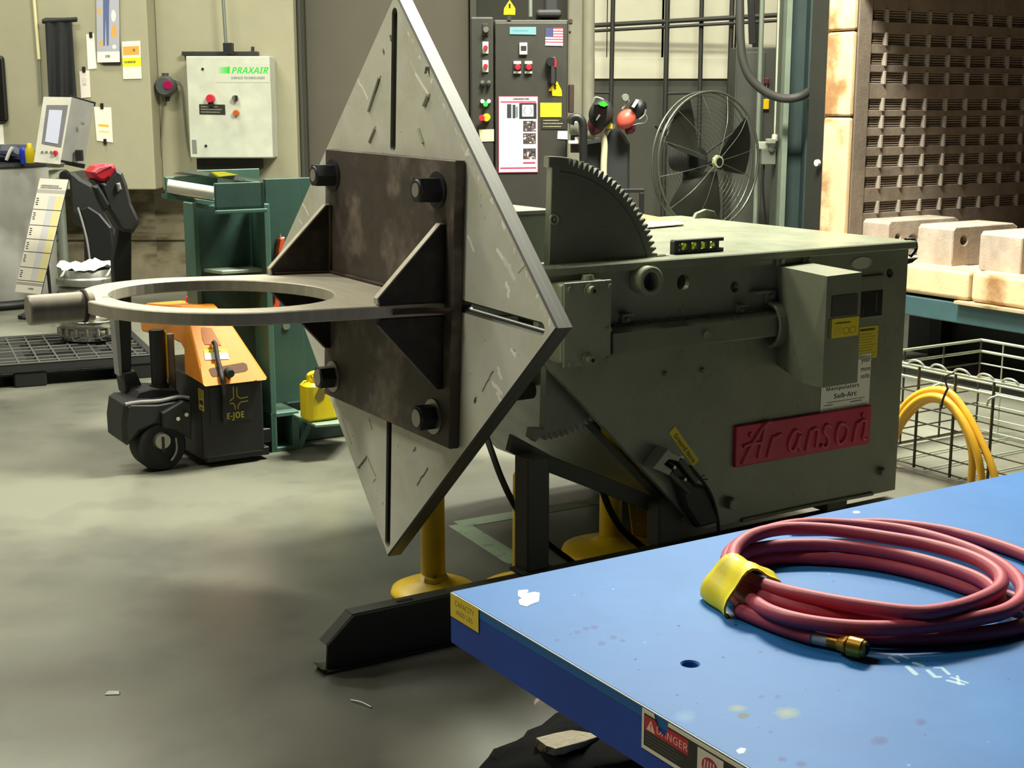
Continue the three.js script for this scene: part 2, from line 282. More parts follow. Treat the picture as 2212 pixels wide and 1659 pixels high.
// pixel -> point of the faceplate's front face, as [v', h']
function onFace(px, py, off = 0) {
  const r = ray(px, py), rm = new THREE.Vector3(r[0] * CA - r[2] * SA, r[1], -(-r[0] * SA - r[2] * CA)), c = new THREE.Vector3(0, EYE, 0);
  const p0 = O3.clone().addScaledVector(NX, off), t = p0.clone().sub(c).dot(NX) / rm.dot(NX);
  const p = c.addScaledVector(rm, t).applyMatrix4(TF.clone().invert()); return [-p.z, p.y];
}
{
  const t = thing('welding_positioner', 'large olive grey welding positioner on posts with a diamond-set square faceplate and toothed tilt gear', 'positioner', 'm', [3, 0, 4]);
  const VN = 3.45;
  const prof = [[2.255, 1.09], [2.255, .85], [2.287, .819], [2.896, .206], [2.93, .195], [3.84, .195], [3.84, 1.09]];
  const hole = (x, y, r) => circ(...mV(x, y, VN), r, 24).reverse();
  part('side_panel', exV(prof, VN, VN + .025, [hole(1477, 610, .026), hole(1588, 619, .018), hole(1923, 589, .017)]), M.olive, t);
  part('side_panel', exV(prof, 4.715, 4.74), M.olive, t);
  part('top_plate', exH([[2.245, 3.428], [3.855, 3.428], [3.855, 4.76], [2.245, 4.76], [2.245, 4.08], [2.46, 4.08], [2.46, 3.575], [2.245, 3.575]], 1.09, 1.118, [[[2.3, 3.505], [2.3, 3.556], [2.82, 3.556], [2.82, 3.505]]], .004), M.olive, t);
  part('rear_panel', rb(3.815, 3.84, .2, 1.088, 3.477, 4.714), M.olive, t);
  part('front_slope', exV([[2.287, .815], [2.896, .206], [2.916, .22], [2.31, .83]], 3.58, 4.714), M.slope, t);
  part('bottom_plate', rb(2.92, 3.814, .195, .213, 3.477, 4.714), M.oliveDark, t);
  // base channel, posts, brace
  part('base_channel', [
    exV([[1.532, .004], [3.85, .004], [3.85, .158], [1.623, .156], [1.538, .083]], 3.441, 3.45),
    rb(1.62, 3.85, .15, .16, 3.446, 3.497, .002), rb(1.53, 3.85, 0, .009, 3.43, 3.5, .002), exV([[1.515, .018], [1.53, 0], [1.55, 0], [1.55, .01], [1.534, .012]], 3.435, 3.5),
    exV([[1.535, .083], [1.62, .157], [1.63, .15], [1.545, .078]], 3.446, 3.497),
    rb(3.35, 3.85, 0, .16, 4.62, 4.7)], M.oliveDark, t);
  { const q = mH(874, 1297, .16); part('bolt_slot', exH(slot(q[0] - .02, q[1], q[0] + .02, q[1], .008), .158, .1612, [], 0), M.hole, t); }
  const c1 = mV(1139, 1200, 3.46)[0], c2 = mV(1187, 1200, 3.46)[0], c3 = mV(1430, 1150, 3.46)[0], c4 = mV(1480, 1150, 3.46)[0];
  part('support_post', [rb(c1, c2, .15, .53, 3.46, 3.536, .006), rb(c1 - .02, c2 + .02, .16, .17, 3.447, 3.535, .002)], M.oliveDark, t);
  part('support_post', rb(c3, c4, .15, .3, 3.477, 3.545, .006), M.oliveDark, t);
  part('support_post', rb(3.5, 3.6, .16, .2, 4.62, 4.7), M.oliveDark, t);
  part('support_post', rb(3.5, 3.6, .16, .2, 3.455, 3.53), M.oliveDark, t);
  { const p = [[1100, 975], [1188, 1022], [1298, 1064], [1420, 1112]].map(q => mV(...q, 3.545)); part('brace', exV([...p, [p[3][0] + .04, p[3][1] + .02], ...p.map(q => [q[0] + .015, q[1] + .05]).reverse()], 3.545, 3.57), M.oliveDark, t); }
  // tilt gear: a toothed half disc
  {
    const R = .438, N = 66, g = [], c = [2.335, 1.005];
    const P = []; P.push([0, -.40]); P.push([-.045, -.395]); P.push([-.05, -.425]); P.push([-.03, -.44]);
    for (let i = 0; i < N; i++) { const s = Math.PI / N, a = -Math.PI / 2 + i * s; const flat = i > N - 4; for (const [f, r] of [[.02, R - .021], [.3, R], [.62, R], [.9, R - .021]]) P.push([Math.cos(a + f * s) * (flat ? R : r), Math.sin(a + f * s) * (flat ? R : r)]); }
    P.push([-.012, R]); P.push([-.012, R - .03]); P.push([0, R - .035]);
    const rot = (q, a) => [q[0] * Math.cos(a) + q[1] * Math.sin(a) + c[0], -q[0] * Math.sin(a) + q[1] * Math.cos(a) + c[1]];
    const gear = part('tilt_gear', exV(P.map(q => rot(q, TILT)), 3.515, 3.545, [], .002), M.gear, t);
    part('groove', tube(circ(0, 0, R - .045, 24, -.2, 1.5).map(q => [...rot(q, TILT), 3.5145]), .0016, 60, 5), M.oliveDark, gear);
    const b = mV(1197, 474, 3.514); part('countersunk_screw', [exV(circ(...b, .017), 3.51, 3.516, [circ(...b, .011).reverse()], .001), cyl([...b, 3.513], [...b, 3.516], .005)], M.olive, gear);
  }
  part('tilt_yoke', [rb(2.05, 2.41, .95, 1.27, 3.62, 4.0, .015), rb(2.05, 2.3, .79, .95, 3.62, 4.0, .01), rb(2.05, 2.42, 1.262, 1.275, 3.61, 4.01, .003)], M.oliveRough, t);
  { const q = mV(1166, 852, 3.62); part('shaft', cyl([q[0] - .14, q[1], 3.7], [q[0] + .02, q[1], 3.7], .03), M.oliveDark, t); }
  part('hub', tf(cyl([.05, 0, 0], [.13, 0, 0], .26, .24, 36)), M.oliveDark, t);
  // faceplate
  {
    const D = [[0, .872], [-.915, 0], [0, -.872], [.893, 0]];
    const SL = [slot(0, .425, 0, .812, .0125), slot(0, -.43, 0, -.82, .0125), slot(-.42, -.006, -.842, -.012, .0125), slot(.42, 0, .842, 0, .0125)];
    let g = exU(D, 0, .053, SL.map(s => s.slice().reverse()), .005).toNonIndexed();
    const p = g.attributes.position, nn = g.attributes.normal, uv = new Float32Array(p.count * 2);
    for (let i = 0; i < p.count; i++) { if (Math.abs(nn.getX(i)) < .8) { uv[2 * i] = .02 + .16 * (p.getX(i) + .01) / .08; uv[2 * i + 1] = .04 + .2 * (p.getY(i) + .9) / 1.8; } else { uv[2 * i] = (.95 + p.getZ(i)) / 1.9; uv[2 * i + 1] = (p.getY(i) + .95) / 1.9; } }
    g.setAttribute('uv', new THREE.BufferAttribute(uv, 2));
    tf(g);
    const S = 1400, k = q => [(.95 - q[0]) / 1.9 * S, S - (q[1] + .95) / 1.9 * S];
    const m = printMat(S, S, (x) => {
      fillBg(x, S, S, '#d8d6c6');
      for (let i = 0; i < 2600; i++) { const a = rnd() * S, b = rnd() * S, r = 8 + rnd() * 60, v = rnd(); x.fillStyle = v < .5 ? 'rgba(90,88,76,.022)' : 'rgba(225,223,205,.03)'; x.beginPath(); x.arc(a, b, r, 0, 7); x.fill(); }
      for (let i = 0; i < 160; i++) { const a = rnd() * S, b = rnd() * S, r = .8 + rnd() * 2.6; x.fillStyle = 'rgba(60,58,48,' + (.15 + .3 * rnd()) + ')'; x.beginPath(); x.arc(a, b, r, 0, 7); x.fill(); }
      x.fillStyle = '#484940'; x.fillRect(0, S * .7, S * .22, S * .3); for (let i = 0; i < 300; i++) { x.fillStyle = rnd() < .5 ? 'rgba(50,50,42,.15)' : 'rgba(170,170,150,.1)'; x.fillRect(rnd() * S * .2, S * (.72 + .27 * rnd()), 3 + rnd() * 9, 6 + rnd() * 40); }
      const ln = (x0, y0, x1, y1, w, c) => { const a = k(onFace(x0, y0)), b = k(onFace(x1, y1)); x.strokeStyle = c; x.lineWidth = w; x.lineCap = 'round'; x.beginPath(); x.moveTo(...a); const n = 5; for (let i = 1; i <= n; i++) x.lineTo(a[0] + (b[0] - a[0]) * i / n + (rnd() - .5) * w * .8, a[1] + (b[1] - a[1]) * i / n + (rnd() - .5) * w * .8); x.stroke(); };
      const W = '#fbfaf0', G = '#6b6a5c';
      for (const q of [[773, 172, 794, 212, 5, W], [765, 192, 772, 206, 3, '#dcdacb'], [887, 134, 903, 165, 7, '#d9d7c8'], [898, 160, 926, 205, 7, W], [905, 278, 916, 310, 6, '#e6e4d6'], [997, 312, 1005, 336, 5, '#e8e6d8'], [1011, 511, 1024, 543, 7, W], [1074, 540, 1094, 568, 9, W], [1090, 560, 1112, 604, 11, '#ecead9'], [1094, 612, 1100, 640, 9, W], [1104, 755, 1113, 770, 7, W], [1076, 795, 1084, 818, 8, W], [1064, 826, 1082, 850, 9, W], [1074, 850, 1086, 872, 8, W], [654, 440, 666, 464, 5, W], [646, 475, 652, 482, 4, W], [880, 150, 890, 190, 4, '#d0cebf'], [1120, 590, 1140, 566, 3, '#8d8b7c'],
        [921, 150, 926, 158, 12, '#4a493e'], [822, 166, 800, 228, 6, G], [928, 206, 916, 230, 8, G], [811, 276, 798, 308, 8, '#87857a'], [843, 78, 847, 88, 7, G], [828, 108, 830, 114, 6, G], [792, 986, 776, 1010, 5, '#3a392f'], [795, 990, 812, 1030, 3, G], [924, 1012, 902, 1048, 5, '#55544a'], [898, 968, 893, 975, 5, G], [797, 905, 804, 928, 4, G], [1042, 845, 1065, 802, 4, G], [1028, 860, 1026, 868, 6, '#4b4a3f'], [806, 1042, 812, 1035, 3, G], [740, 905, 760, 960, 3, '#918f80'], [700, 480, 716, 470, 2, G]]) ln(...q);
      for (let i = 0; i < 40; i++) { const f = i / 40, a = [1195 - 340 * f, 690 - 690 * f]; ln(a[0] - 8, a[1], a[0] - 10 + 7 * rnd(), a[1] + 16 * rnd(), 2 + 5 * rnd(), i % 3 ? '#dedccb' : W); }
    }, { r: .5 });
    m.metalness = .1; m.roughness = .5; m.bumpMap = T.bump; m.bumpScale = .0003;
    const fp = part('faceplate', g, m, t, { keepUV: true, label: 'square steel faceplate hung as a diamond with long slots' });
    const bead = (x0, y0, x1, y1, r) => { const a = onFace(x0, y0), b = onFace(x1, y1); return tf(cyl([-.002, a[1], a[0]], [-.002, b[1], b[0]], r, r, 7)); };
    for (const q of [[820, 168, 797, 240, .005], [926, 206, 917, 228, .007], [811, 277, 799, 306, .005], [905, 279, 915, 309, .005], [792, 987, 774, 1010, .003]]) part('weld_mark', bead(...q), M.faceSteel, fp);
  }
  // bearing block
  {
    const V0 = 3.36, a = mV(1219, 612, V0), b = mV(1322, 606, V0), c = mV(1217, 797, V0);
    const bk = part('bearing_block', [rb(a[0] - .005, b[0] + .004, c[1] + .01, a[1] - .004, V0 + .008, VN + .001, .012)], M.olive, t);
    part('cover_plate', rb(a[0], b[0], c[1], a[1], V0, V0 + .009, .008), M.olive, bk);
    for (const [x, y] of [[1273, 627], [1270, 776]]) { const p = mV(x, y, V0); part('socket_bolt', [cyl([...p, V0], [...p, V0 - .006], .02, .02, 20), cyl([...p, V0 - .006], [...p, V0 - .026], .0145, .0145, 20), cyl([...p, V0 - .0262], [...p, V0 - .0268], .007, .007, 6)], M.olive, bk); part('bolt_socket', cyl([...p, V0 - .0269], [...p, V0 - .0272], .007, .007, 6), M.hole, bk); }
    for (const [x, y] of [[1229, 625], [1317, 618], [1314, 712], [1313, 777], [1229, 787]]) { const p = mV(x, y, V0); part('screw', [...hexBolt([...p, V0], [0, 0, -1], .014, .008), cyl([...p, V0], [...p, V0 - .002], .011, .011, 16)], M.olive, bk); }
    const q = mV(1270, 602, 3.41); part('grease_cap', [cyl([q[0], a[1] - .006, 3.41], [q[0], a[1] + .012, 3.41], .022, .016, 18)], M.olive, bk);
  }
  // square drive tube along the panel
  {
    const V0 = 3.385, a = mV(1325, 722, V0), b = mV(1325, 769, V0), u1 = mV(1688, 700, V0)[0], H = a[1], L = b[1];
    const tb = part('drive_tube', exU([[V0, L + .008], [V0 + .008, L], [VN, L], [VN, H + .014], [V0 + .035, H + .014], [V0 + .004, H]], a[0], u1), M.olive, t);
    for (let i = 0; i < 9; i++) { const f = .06 + i * .11; part('weld_bead', cyl([a[0] + (u1 - a[0]) * f, H + .014, VN - .006], [a[0] + (u1 - a[0]) * f + .05, H + .014, VN - .006], .006, .004, 8), M.olive, tb); }
    const p = mV(1525, 724, V0); part('bolt', hexBolt([...p, V0], [0, 0, -1], .022, .016), M.olive, tb);
    const hc = (H + L) / 2, arc = [];
    for (let i = 0; i <= 14; i++) { const s = -Math.PI * .5 - Math.PI * i / 14; arc.push([V0 + .045 + .062 * Math.sin(s + Math.PI / 2 - Math.PI / 2) * 0 + .066 * -Math.sin(Math.PI * i / 14), hc + .078 * Math.cos(Math.PI * i / 14)]); }
    const inn = arc.map(q => [V0 + .045 + (q[0] - V0 - .045) * .84, hc + (q[1] - hc) * .86]).reverse();
    const us = mV(1680, 700, V0)[0], st = part('pipe_strap', exU([...arc, ...inn], us - .005, us + .04), M.olive, t);
    const q = mV(1655, 650, VN); part('strap_tab', [rb(us - .005, us + .04, hc + .07, hc + .115, VN - .012, VN, .003), rb(us - .07, us, hc + .108, hc + .118, VN - .03, VN, .002)], M.olive, st);
    part('bolt', hexBolt([us + .012, hc + .094, VN - .012], [0, 0, -1], .016, .01), M.olive, st);
    for (const [x, y] of [[1346, 684], [1594, 664]]) { const c = mV(x, y, VN); part('small_clip', [rb(c[0] - .018, c[0] + .018, c[1] + .008, c[1] + .013, VN - .035, VN, .002), rb(c[0] - .012, c[0] + .012, c[1] - .02, c[1] + .01, VN - .012, VN, .003), ...hexBolt([c[0] + .004, c[1] - .008, VN - .012], [0, 0, -1], .012, .01)], M.olive, t); }
  }
  { const c = mV(1402, 607, 3.41), cc = [c[0], c[1]]; part('lifting_collar', exV(circ(...cc, .047, 32), 3.395, VN + .001, [circ(...cc, .029, 24).reverse()], .004), M.olive, t); }
  // motor cover
  {
    const F = (x, y, v) => [...mV(x, y, v), v], VF = 3.19;
    const pts = [F(1787, 597, VF), F(1862, 588, VF), F(1852, 826, VF), F(1776, 838, VF), F(1678, 574, VN - .002), F(1737, 566, VN - .002), F(1679, 790, VN - .002), F(1735, 828, 3.26)];
    const r = F(1862, 588, VF)[0]; pts.push([r, pts[5][1], VN - .002], [r, pts[6][1], VN - .002]);
    const mc = part('motor_cover', hull(pts), M.olive, t);
    const dc = (x0, y0, x1, y1) => { const a = mV(x0, y0, VF), b = mV(x1, y1, VF); return [a[0], b[0], b[1], a[1]]; };
    const a = dc(1797, 640, 1850, 679); part('metal_label', rb(a[0], a[1], a[2], a[3], VF - .003, VF, 0), M.oliveDark, mc);
    const b = dc(1790, 690, 1853, 724); part('warning_label', planeV(b[0], b[1], b[2], b[3], VF - .002), printMat(256, 160, (x, w, h) => { fillBg(x, w, h, '#d9c31c'); x.fillStyle = '#6c6620'; x.fillRect(0, 0, 26, h); greek(x, 50, 32, 180, 1, 12, '#28240a', 14); greek(x, 40, 70, 90, 5, 15, '#8a7a18', 3); x.strokeStyle = '#7a6a10'; x.lineWidth = 5; for (const c of [150, 205]) { x.beginPath(); x.arc(c, 108, 26, 0, 7); x.stroke(); } }), mc, { keepUV: true });
    for (const [x, y] of [[1682, 563], [1741, 560]]) { const c = mV(x, y, VN); part('mount_tab', [rb(c[0] - .02, c[0] + .02, c[1] - .02, c[1] + .02, VN - .012, VN, .004), ...hexBolt([...c, VN - .012], [0, 0, -1], .016, .01)], M.olive, mc); }
  }
  // stickers and plates on the side panel
  const E = VN - .0015, rect = (x0, y0, x1, y1, v = E) => { const a = mV(x0, y0, v), b = mV(x1, y1, v); return [a[0], b[0], b[1], a[1]]; };
  { const a = rect(1858, 597, 1903, 684); const p = part('gauge_window', rb(a[0] - .012, a[1], a[2], a[3], VN - .01, VN, .003), M.olive, t); part('display', planeV(a[0] - .005, a[1] - .007, a[2] + .007, a[3] - .007, VN - .011), printMat(128, 200, (x, w, h) => { fillBg(x, w, h, '#191815'); x.fillStyle = '#77766c'; x.fillRect(0, 0, w, 66); x.strokeStyle = '#4a4940'; for (let i = 0; i < 12; i++) { x.beginPath(); x.moveTo(i * 11, 0); x.lineTo(i * 11, 66); x.stroke(); } x.fillStyle = '#55544c'; x.fillRect(92, 80, 5, 100); x.fillRect(20, 150, 3, 40); }, { r: .25 }), p, { keepUV: true }); }
  { const a = rect(1851, 708, 1894, 772); part('yellow_sticker', planeV(...a, E), printMat(128, 200, (x, w, h) => { fillBg(x, w, h, '#c9b51e'); x.fillStyle = '#3d380c'; x.fillRect(20, 12, 88, 14); greek(x, 12, 44, 108, 9, 17, '#6b6114', 4); }), t, { keepUV: true }); }
  { const a = rect(1777, 776, 1876, 886); part('white_sticker', planeV(...a, E), printMat(320, 380, (x, w, h) => { fillBg(x, w, h, '#e9e7db'); txt(x, 'your', 285, 42, 38, '#111', { b: 1, a: 'center', w: 60 }); txt(x, 'more', 285, 100, 40, '#111', { b: 1, w: 64 }); txt(x, 'rolls', 285, 148, 40, '#111', { b: 1, w: 60 }); txt(x, 'Manipulators', 140, 200, 34, '#111', { b: 1 }); txt(x, 'Sub-Arc', 160, 252, 42, '#111', { b: 1 }); x.fillStyle = '#333'; x.fillRect(40, 286, 250, 4); greek(x, 190, 300, 110, 1, 12, '#555', 8); greek(x, 20, 302, 80, 1, 12, '#555', 7); txt(x, 'WELDING AND POSITIONING EQUIPMENT', 160, 330, 17, '#333', { w: 300 }); greek(x, 70, 350, 200, 1, 12, '#555', 6); }), t, { keepUV: true }); }
  { const c = mV(1862, 568, E); part('oval_plate', new THREE.CylinderGeometry(.05, .05, .003, 32).rotateX(Math.PI / 2).scale(1, .42, 1).translate(c[0], c[1], -VN + .001), M.faceSteel, t); }
  // cast name plate
  {
    const a = mV(1585, 917, VN), b = mV(1877, 876, VN), c = mV(1587, 1008, VN), h1 = (a[1] + b[1]) / 2, h0 = c[1];
    const np = part('name_plate', rb(a[0], b[0], h0, h1, VN - .014, VN, .004), M.redPlate, t, { label: 'red cast name plate with raised script letters' });
    const W = b[0] - a[0], Hh = h1 - h0, P = (x, y) => [a[0] + x * W, h0 + y * Hh, VN - .0155];
    const letters = [
      [[[.045, .06], [.11, .5], [.165, .8], [.215, .98], [.245, .97]], [[.205, .95], [.185, .6], [.165, .3], [.16, .14]], [[.05, .5], [.12, .53], [.19, .5]]],
      [[[.225, .12], [.245, .4], [.265, .62]], [[.25, .45], [.28, .6], [.32, .64]]],
      [[[.455, .6], [.42, .68], [.385, .5], [.375, .28], [.4, .16], [.43, .28], [.455, .56], [.445, .3], [.465, .15]]],
      [[[.505, .12], [.52, .4], [.535, .62]], [[.52, .42], [.55, .62], [.585, .62], [.585, .4], [.578, .16]]],
      [[[.685, .62], [.65, .68], [.635, .52], [.665, .38], [.67, .2], [.64, .12], [.615, .2]]],
      [[[.79, .62], [.755, .66], [.735, .46], [.735, .24], [.76, .14], [.8, .26], [.815, .5], [.79, .63]]],
      [[[.865, .12], [.875, .4], [.89, .62]], [[.88, .42], [.91, .62], [.95, .64], [.95, .4], [.94, .18], [.965, .15]]]];
    for (const L of letters) part('raised_letter', L.map(s => tube(s.map(q => P(...q)), .0065, 24, 7)), M.letterRed, np);
    for (const [x, y] of [[.1, .75], [.93, .78]]) part('screw', cyl(P(x, y), [P(x, y)[0], P(x, y)[1], VN - .02], .009, .008, 14), M.redPlate, np);
  }
  for (const [x, y, s] of [[1902, 1018, .03], [1575, 1086, .04], [1437, 808, .016], [1517, 800, .016]]) { const c = mV(x, y, VN); part('panel_bolt', hexBolt([...c, VN], [0, 0, -1], s, s * .7), M.olive, t); }
  { const a = mV(1600, 1123, VN), b = mV(1882, 1080, VN); part('weld_seam', tube([[a[0], .2, VN - .004], [(a[0] + b[0]) / 2, .203, VN - .004], [b[0], .2, VN - .004]], .007, 20, 7), M.olive, t); }
  { const c = mV(1477, 965, VN), s = Math.hypot(.05, 0); part('earth_label', planeV(c[0] - .083, c[0] + .083, c[1] - .016, c[1] + .016, E, -.885), printMat(320, 60, (x, w, h) => { fillBg(x, w, h, '#d4c41c'); txt(x, 'Ground Here', 170, 32, 42, '#241f04', { b: 1 }); }), t, { keepUV: true, label: 'yellow strip reading Ground Here' }); }
  // rear bracket and lifting lug at the top plate
  { const c = mH(1519, 470, 1.118); part('lifting_lug', exV([[c[0] - .07, 1.11], [c[0] + .07, 1.11], [c[0] + .045, 1.145], [c[0], 1.155], [c[0] - .05, 1.14]], c[1] - .02, c[1] + .0), M.olive, t); }
  { const c = mV(1975, 545, 3.46); part('rear_hook', [tube([[3.84, 1.118, 3.47], [3.875, 1.115, 3.46], [3.885, 1.085, 3.46], [3.86, 1.06, 3.46]], .008, 20, 7), exV([[3.84, 1.05], [3.905, 1.052], [3.875, 1.035], [3.84, 1.03]], 3.46, 3.48)], M.black, t); }
}

// ---------- bolted ring fixture ----------
{
  const t = thing('ring_fixture', 'dark bolted steel bracket with gussets and a flat horizontal ring on the faceplate', 'fixture', 'm', [1.55, 1.0, 3.8]);
  part('back_plate', tf(exU([[-.44, -.417], [.414, -.414], [.412, .401], [-.44, .399]], -.034, -.001, [], .003)), M.millscale, t);
  const ring = [[-.033, -.397], [-.54, -.40], ...circ(-.54, 0, .402, 40, -Math.PI / 2, -Math.PI * 1.5).slice(1, -1), [-.54, .40], [-.033, .39]];
  const sl = [];
  const rp = part('ring_plate', tf(exH(ring, -.035, 0, [circ(-.541, 0, .3185, 56)], .003)), M.ringSteel, t);
  { for (const [a, b] of [[-.15, -.21], [-.15, -.225], [-.87, .02]]) part('scribed_mark', tf(exH(slot(a - .012, b, a + .012, b - .006, .0018), -.0005, .0006, [], 0)), M.hole, rp); }
  const gus = (s0, s1, up) => tf(exV(up ? [[-.034, .001], [-.24, .001], [-.245, .02], [-.052, .222], [-.034, .222]] : [[-.034, -.036], [-.034, -.25], [-.05, -.25], [-.24, -.055], [-.235, -.036]], s0, s1, [], .003));
  for (const [s0, up] of [[-.397, 1], [.365, 1], [-.397, 0], [.365, 0]]) {
    const gs = part('gusset', gus(s0, s0 + .025, up), M.gusset, t);
    if (up) part('cut_edge', tf(hull([[-.243, .004, s0], [-.246, .02, s0], [-.052, .2225, s0], [-.036, .2225, s0], [-.04, .2, s0], [-.24, .001, s0]].flatMap(p => [[p[0] - .0008, p[1] + .0008, p[2] + .001], [p[0] - .0008, p[1] + .0008, p[2] + .024]]))), M.ringSteel, gs);
  }
  for (const s of [-.37, .363]) { part('weld_bead', tf(tube([[-.038, .004, s], [-.036, .12, s], [-.038, .22, s]], .007, 20, 6)), M.rust, t); part('weld_bead', tf(tube([[-.038, .004, s], [-.14, .004, s], [-.235, .004, s]], .006, 20, 6)), M.rust, t); }
  part('weld_bead', tf(tube([[-.038, .004, -.37], [-.038, .005, 0], [-.038, .004, .36]], .007, 30, 6)), M.rust, t);
  part('weld_bead', tf(tube([[-.036, -.018, -.437], [-.1, -.018, -.41], [-.2, -.018, -.402]], .008, 20, 6)), M.rust, t);
  part('stub_bar', tf([cyl([-.915, -.019, 0], [-1.083, -.024, 0], .0405, .0405, 40), cyl([-1.083, -.024, 0], [-1.087, -.0241, 0], .0405, .038, 40)]), M.barSteel, t);
  part('weld_bead', tf(new THREE.TorusGeometry(.041, .006, 8, 28).rotateY(Math.PI / 2).translate(-.938, -.019, 0)), M.rust, t);
  for (const [s, h, top] of [[.352, .318, 1], [-.342, .313, 1], [.342, -.342, 0], [-.345, -.34, 0]]) {
    const dir = [-1, 0, 0], w = part('washer', tf(cyl([-.034, h, s], [-.039, h, s], .052, .052, 32)), top ? M.boltDark : M.washer, t);
    const nut = tf(hexBolt([-.039, h, s], dir, .066, top ? .062 : .05));
    const nt = part(top ? 'nut' : 'bolt_head', nut, M.boltDark, t);
    if (top) part('stud_end', tf([cyl([-.09, h, s], [-.1055, h, s], .021, .02, 24)]), M.barSteel, nt);
    else part('bolt_chamfer', tf(cyl([-.0915, h, s], [-.093, h, s], .027, .025, 24)), M.washer, nt);
  }
}
// ---------- things on and at the positioner ----------
{
  const a = mH(1462, 551, 1.118), b = mH(1582, 545, 1.118);
  const u0 = a[0] + .0, u1 = b[0], v0 = a[1] + .012, v1 = v0 + .026, h0 = 1.1185, h1 = h0 + .046;
  const t = thing('torpedo_level', 'small black torpedo spirit level with lime vials on the positioner top', 'level', 'm', [(u0 + u1) / 2, h0, v0]);
  const notch = [[u1, h0], [u1, h0 + .012], [u1 - .02, h0 + .012], [u1 - .02, h1 - .012], [u1, h1 - .012], [u1, h1], [u0 + .004, h1], [u0, h1 - .006], [u0, h0]];
  const cs = [.21, .41, .6, .78], L = u1 - u0;
  part('body', exV(notch, v0, v1, cs.map(c => rect4(u0 + c * L, h0 + .023, .013, .012)), .002), M.black, t);
  function rect4(x, y, w, h) { return [[x - w, y - h], [x - w, y + h], [x + w, y + h], [x + w, y - h]]; }
  cs.forEach((c, i) => { const x = u0 + c * L, y = h0 + .023, a = [[.7, 1], [.7, 1], [0, 1], [1, .05]][i], q = [a[0] * .009, a[1] * .009]; const v = part('vial', cyl([x - q[0], y - q[1], v0 + .01], [x + q[0], y + q[1], v0 + .01], .0065, .0065, 16), M.vial, t); part('vial_line', [cyl([x - q[0] * .25, y - q[1] * .25, v0 + .01], [x - q[0] * .15, y - q[1] * .15, v0 + .01], .0068, .0068, 16)], M.black, v); });
  for (const [x, h] of [[.1, .03], [.09, .014]]) part('screw', cyl([u0 + x * L, h0 + h, v0], [u0 + x * L, h0 + h, v0 - .001], .0035, .0035, 12), M.galv, t);
}
{
  const c = [[1376, 461], [1425, 470], [1474, 482], [1395, 492], [1330, 488]].map(q => mH(...q, 1.121));
  const t = thing('kraft_envelope', 'tan kraft paper envelope lying on the positioner top behind the gear', 'envelope', 'm', [c[0][0], 1.118, c[0][1]]);
  part('sheet', exH(c, 1.119, 1.123, [], .0005), M.kraft, t);
  const d = [[1400, 478], [1474, 479], [1478, 483], [1398, 490]].map(q => mH(...q, 1.128)); part('white_page', exH(d, 1.124, 1.128, [], .0005), M.paper, t);
}
{
  const V = 3.40, F = (x, y) => mV(x, y, V), t = thing('ground_clamp', 'steel jawed welding ground clamp with black grips hung at the panel corner', 'clamp', 'm', [...F(1470, 1040), V]);
  part('jaw', exV([[1438, 968], [1448, 976], [1466, 984], [1462, 996], [1449, 992], [1440, 991], [1430, 1001], [1448, 1014], [1441, 1026], [1412, 1013], [1405, 1011]].map(q => F(...q)), V - .012, 3.4485), M.galv, t);
  part('arm', exV([[1449, 1016], [1490, 1061], [1483, 1066], [1442, 1026]].map(q => F(...q)), V - .008, V + .02), M.oliveDark, t);
  part('arm', exV([[1462, 996], [1472, 986], [1507, 1036], [1499, 1044]].map(q => F(...q)), V - .008, V + .02), M.oliveDark, t);
  part('grip', exV([[1440, 993], [1462, 998], [1500, 1046], [1530, 1052], [1545, 1080], [1556, 1130], [1512, 1142], [1484, 1100], [1474, 1064]].map(q => F(...q)), V + .002, 3.4485, [], .01), M.charcoal, t);
  for (const q of [[1476, 1034], [1453, 1008]]) part('pivot_pin', cyl([...F(...q), V], [...F(...q), V - .012], .0055), M.steel, t);
  part('white_tip', cyl([...F(1469, 985), V], [...F(1474, 989), V - .004], .006), M.whitePaint, t);
  part('spring_clip', exV([[1487, 1004], [1496, 1006], [1502, 1014], [1494, 1015]].map(q => F(...q)), V, V + .03), M.galv, t);
  part('lead', tube([[...F(1490, 1008), V - .004], [...F(1512, 1035), V - .006], [...F(1530, 1062), V - .006], [...F(1545, 1098), V], [...F(1556, 1135), V + .01], [...F(1562, 1180), V + .02], [...F(1575, 1250), V + .03]], .006, 40, 8), M.rubber, t);
  part('wing_nut', [cyl([...F(1516, 1031), V], [...F(1521, 1028), V - .006], .006), cyl([...F(1520, 1037), V], [...F(1526, 1036), V - .006], .005)], M.steel, t);
}
// hanging cables
{
  const P = (x, y, v) => [...mV(x, y, v), v];
  const f = (x, y) => { const q = mH(x, y, .012); return [q[0], .012, q[1]]; };
  const e1 = f(1290, 1262);
  solo('black_cable', 'black cable looping from behind the faceplate past the front post to the floor', 'cable', 'm', P(1170, 1160, 3.72), [tube([P(1046, 930, 3.95), P(1062, 975, 3.85), P(1082, 1030, 3.78), P(1112, 1092, 3.72), P(1150, 1145, 3.7), P(1190, 1180, 3.7), P(1228, 1208, 3.7), P(1262, 1232, 3.72), [2.75, .012, 3.8], [3.1, .012, 3.8]], .011, 70, 8)], M.rubber);
  solo('black_cable', 'black cable drooping from the slope over the yellow stanchion behind it', 'cable', 'm', P(1340, 1140, 3.66), [tube([P(1296, 1040, 3.68), P(1306, 1073, 3.68), P(1322, 1110, 3.68), P(1346, 1146, 3.68), P(1385, 1180, 3.68), P(1420, 1212, 3.68), [3.0, .014, 3.68], [3.3, .014, 3.7]], .0125, 60, 8)], M.rubber);
}

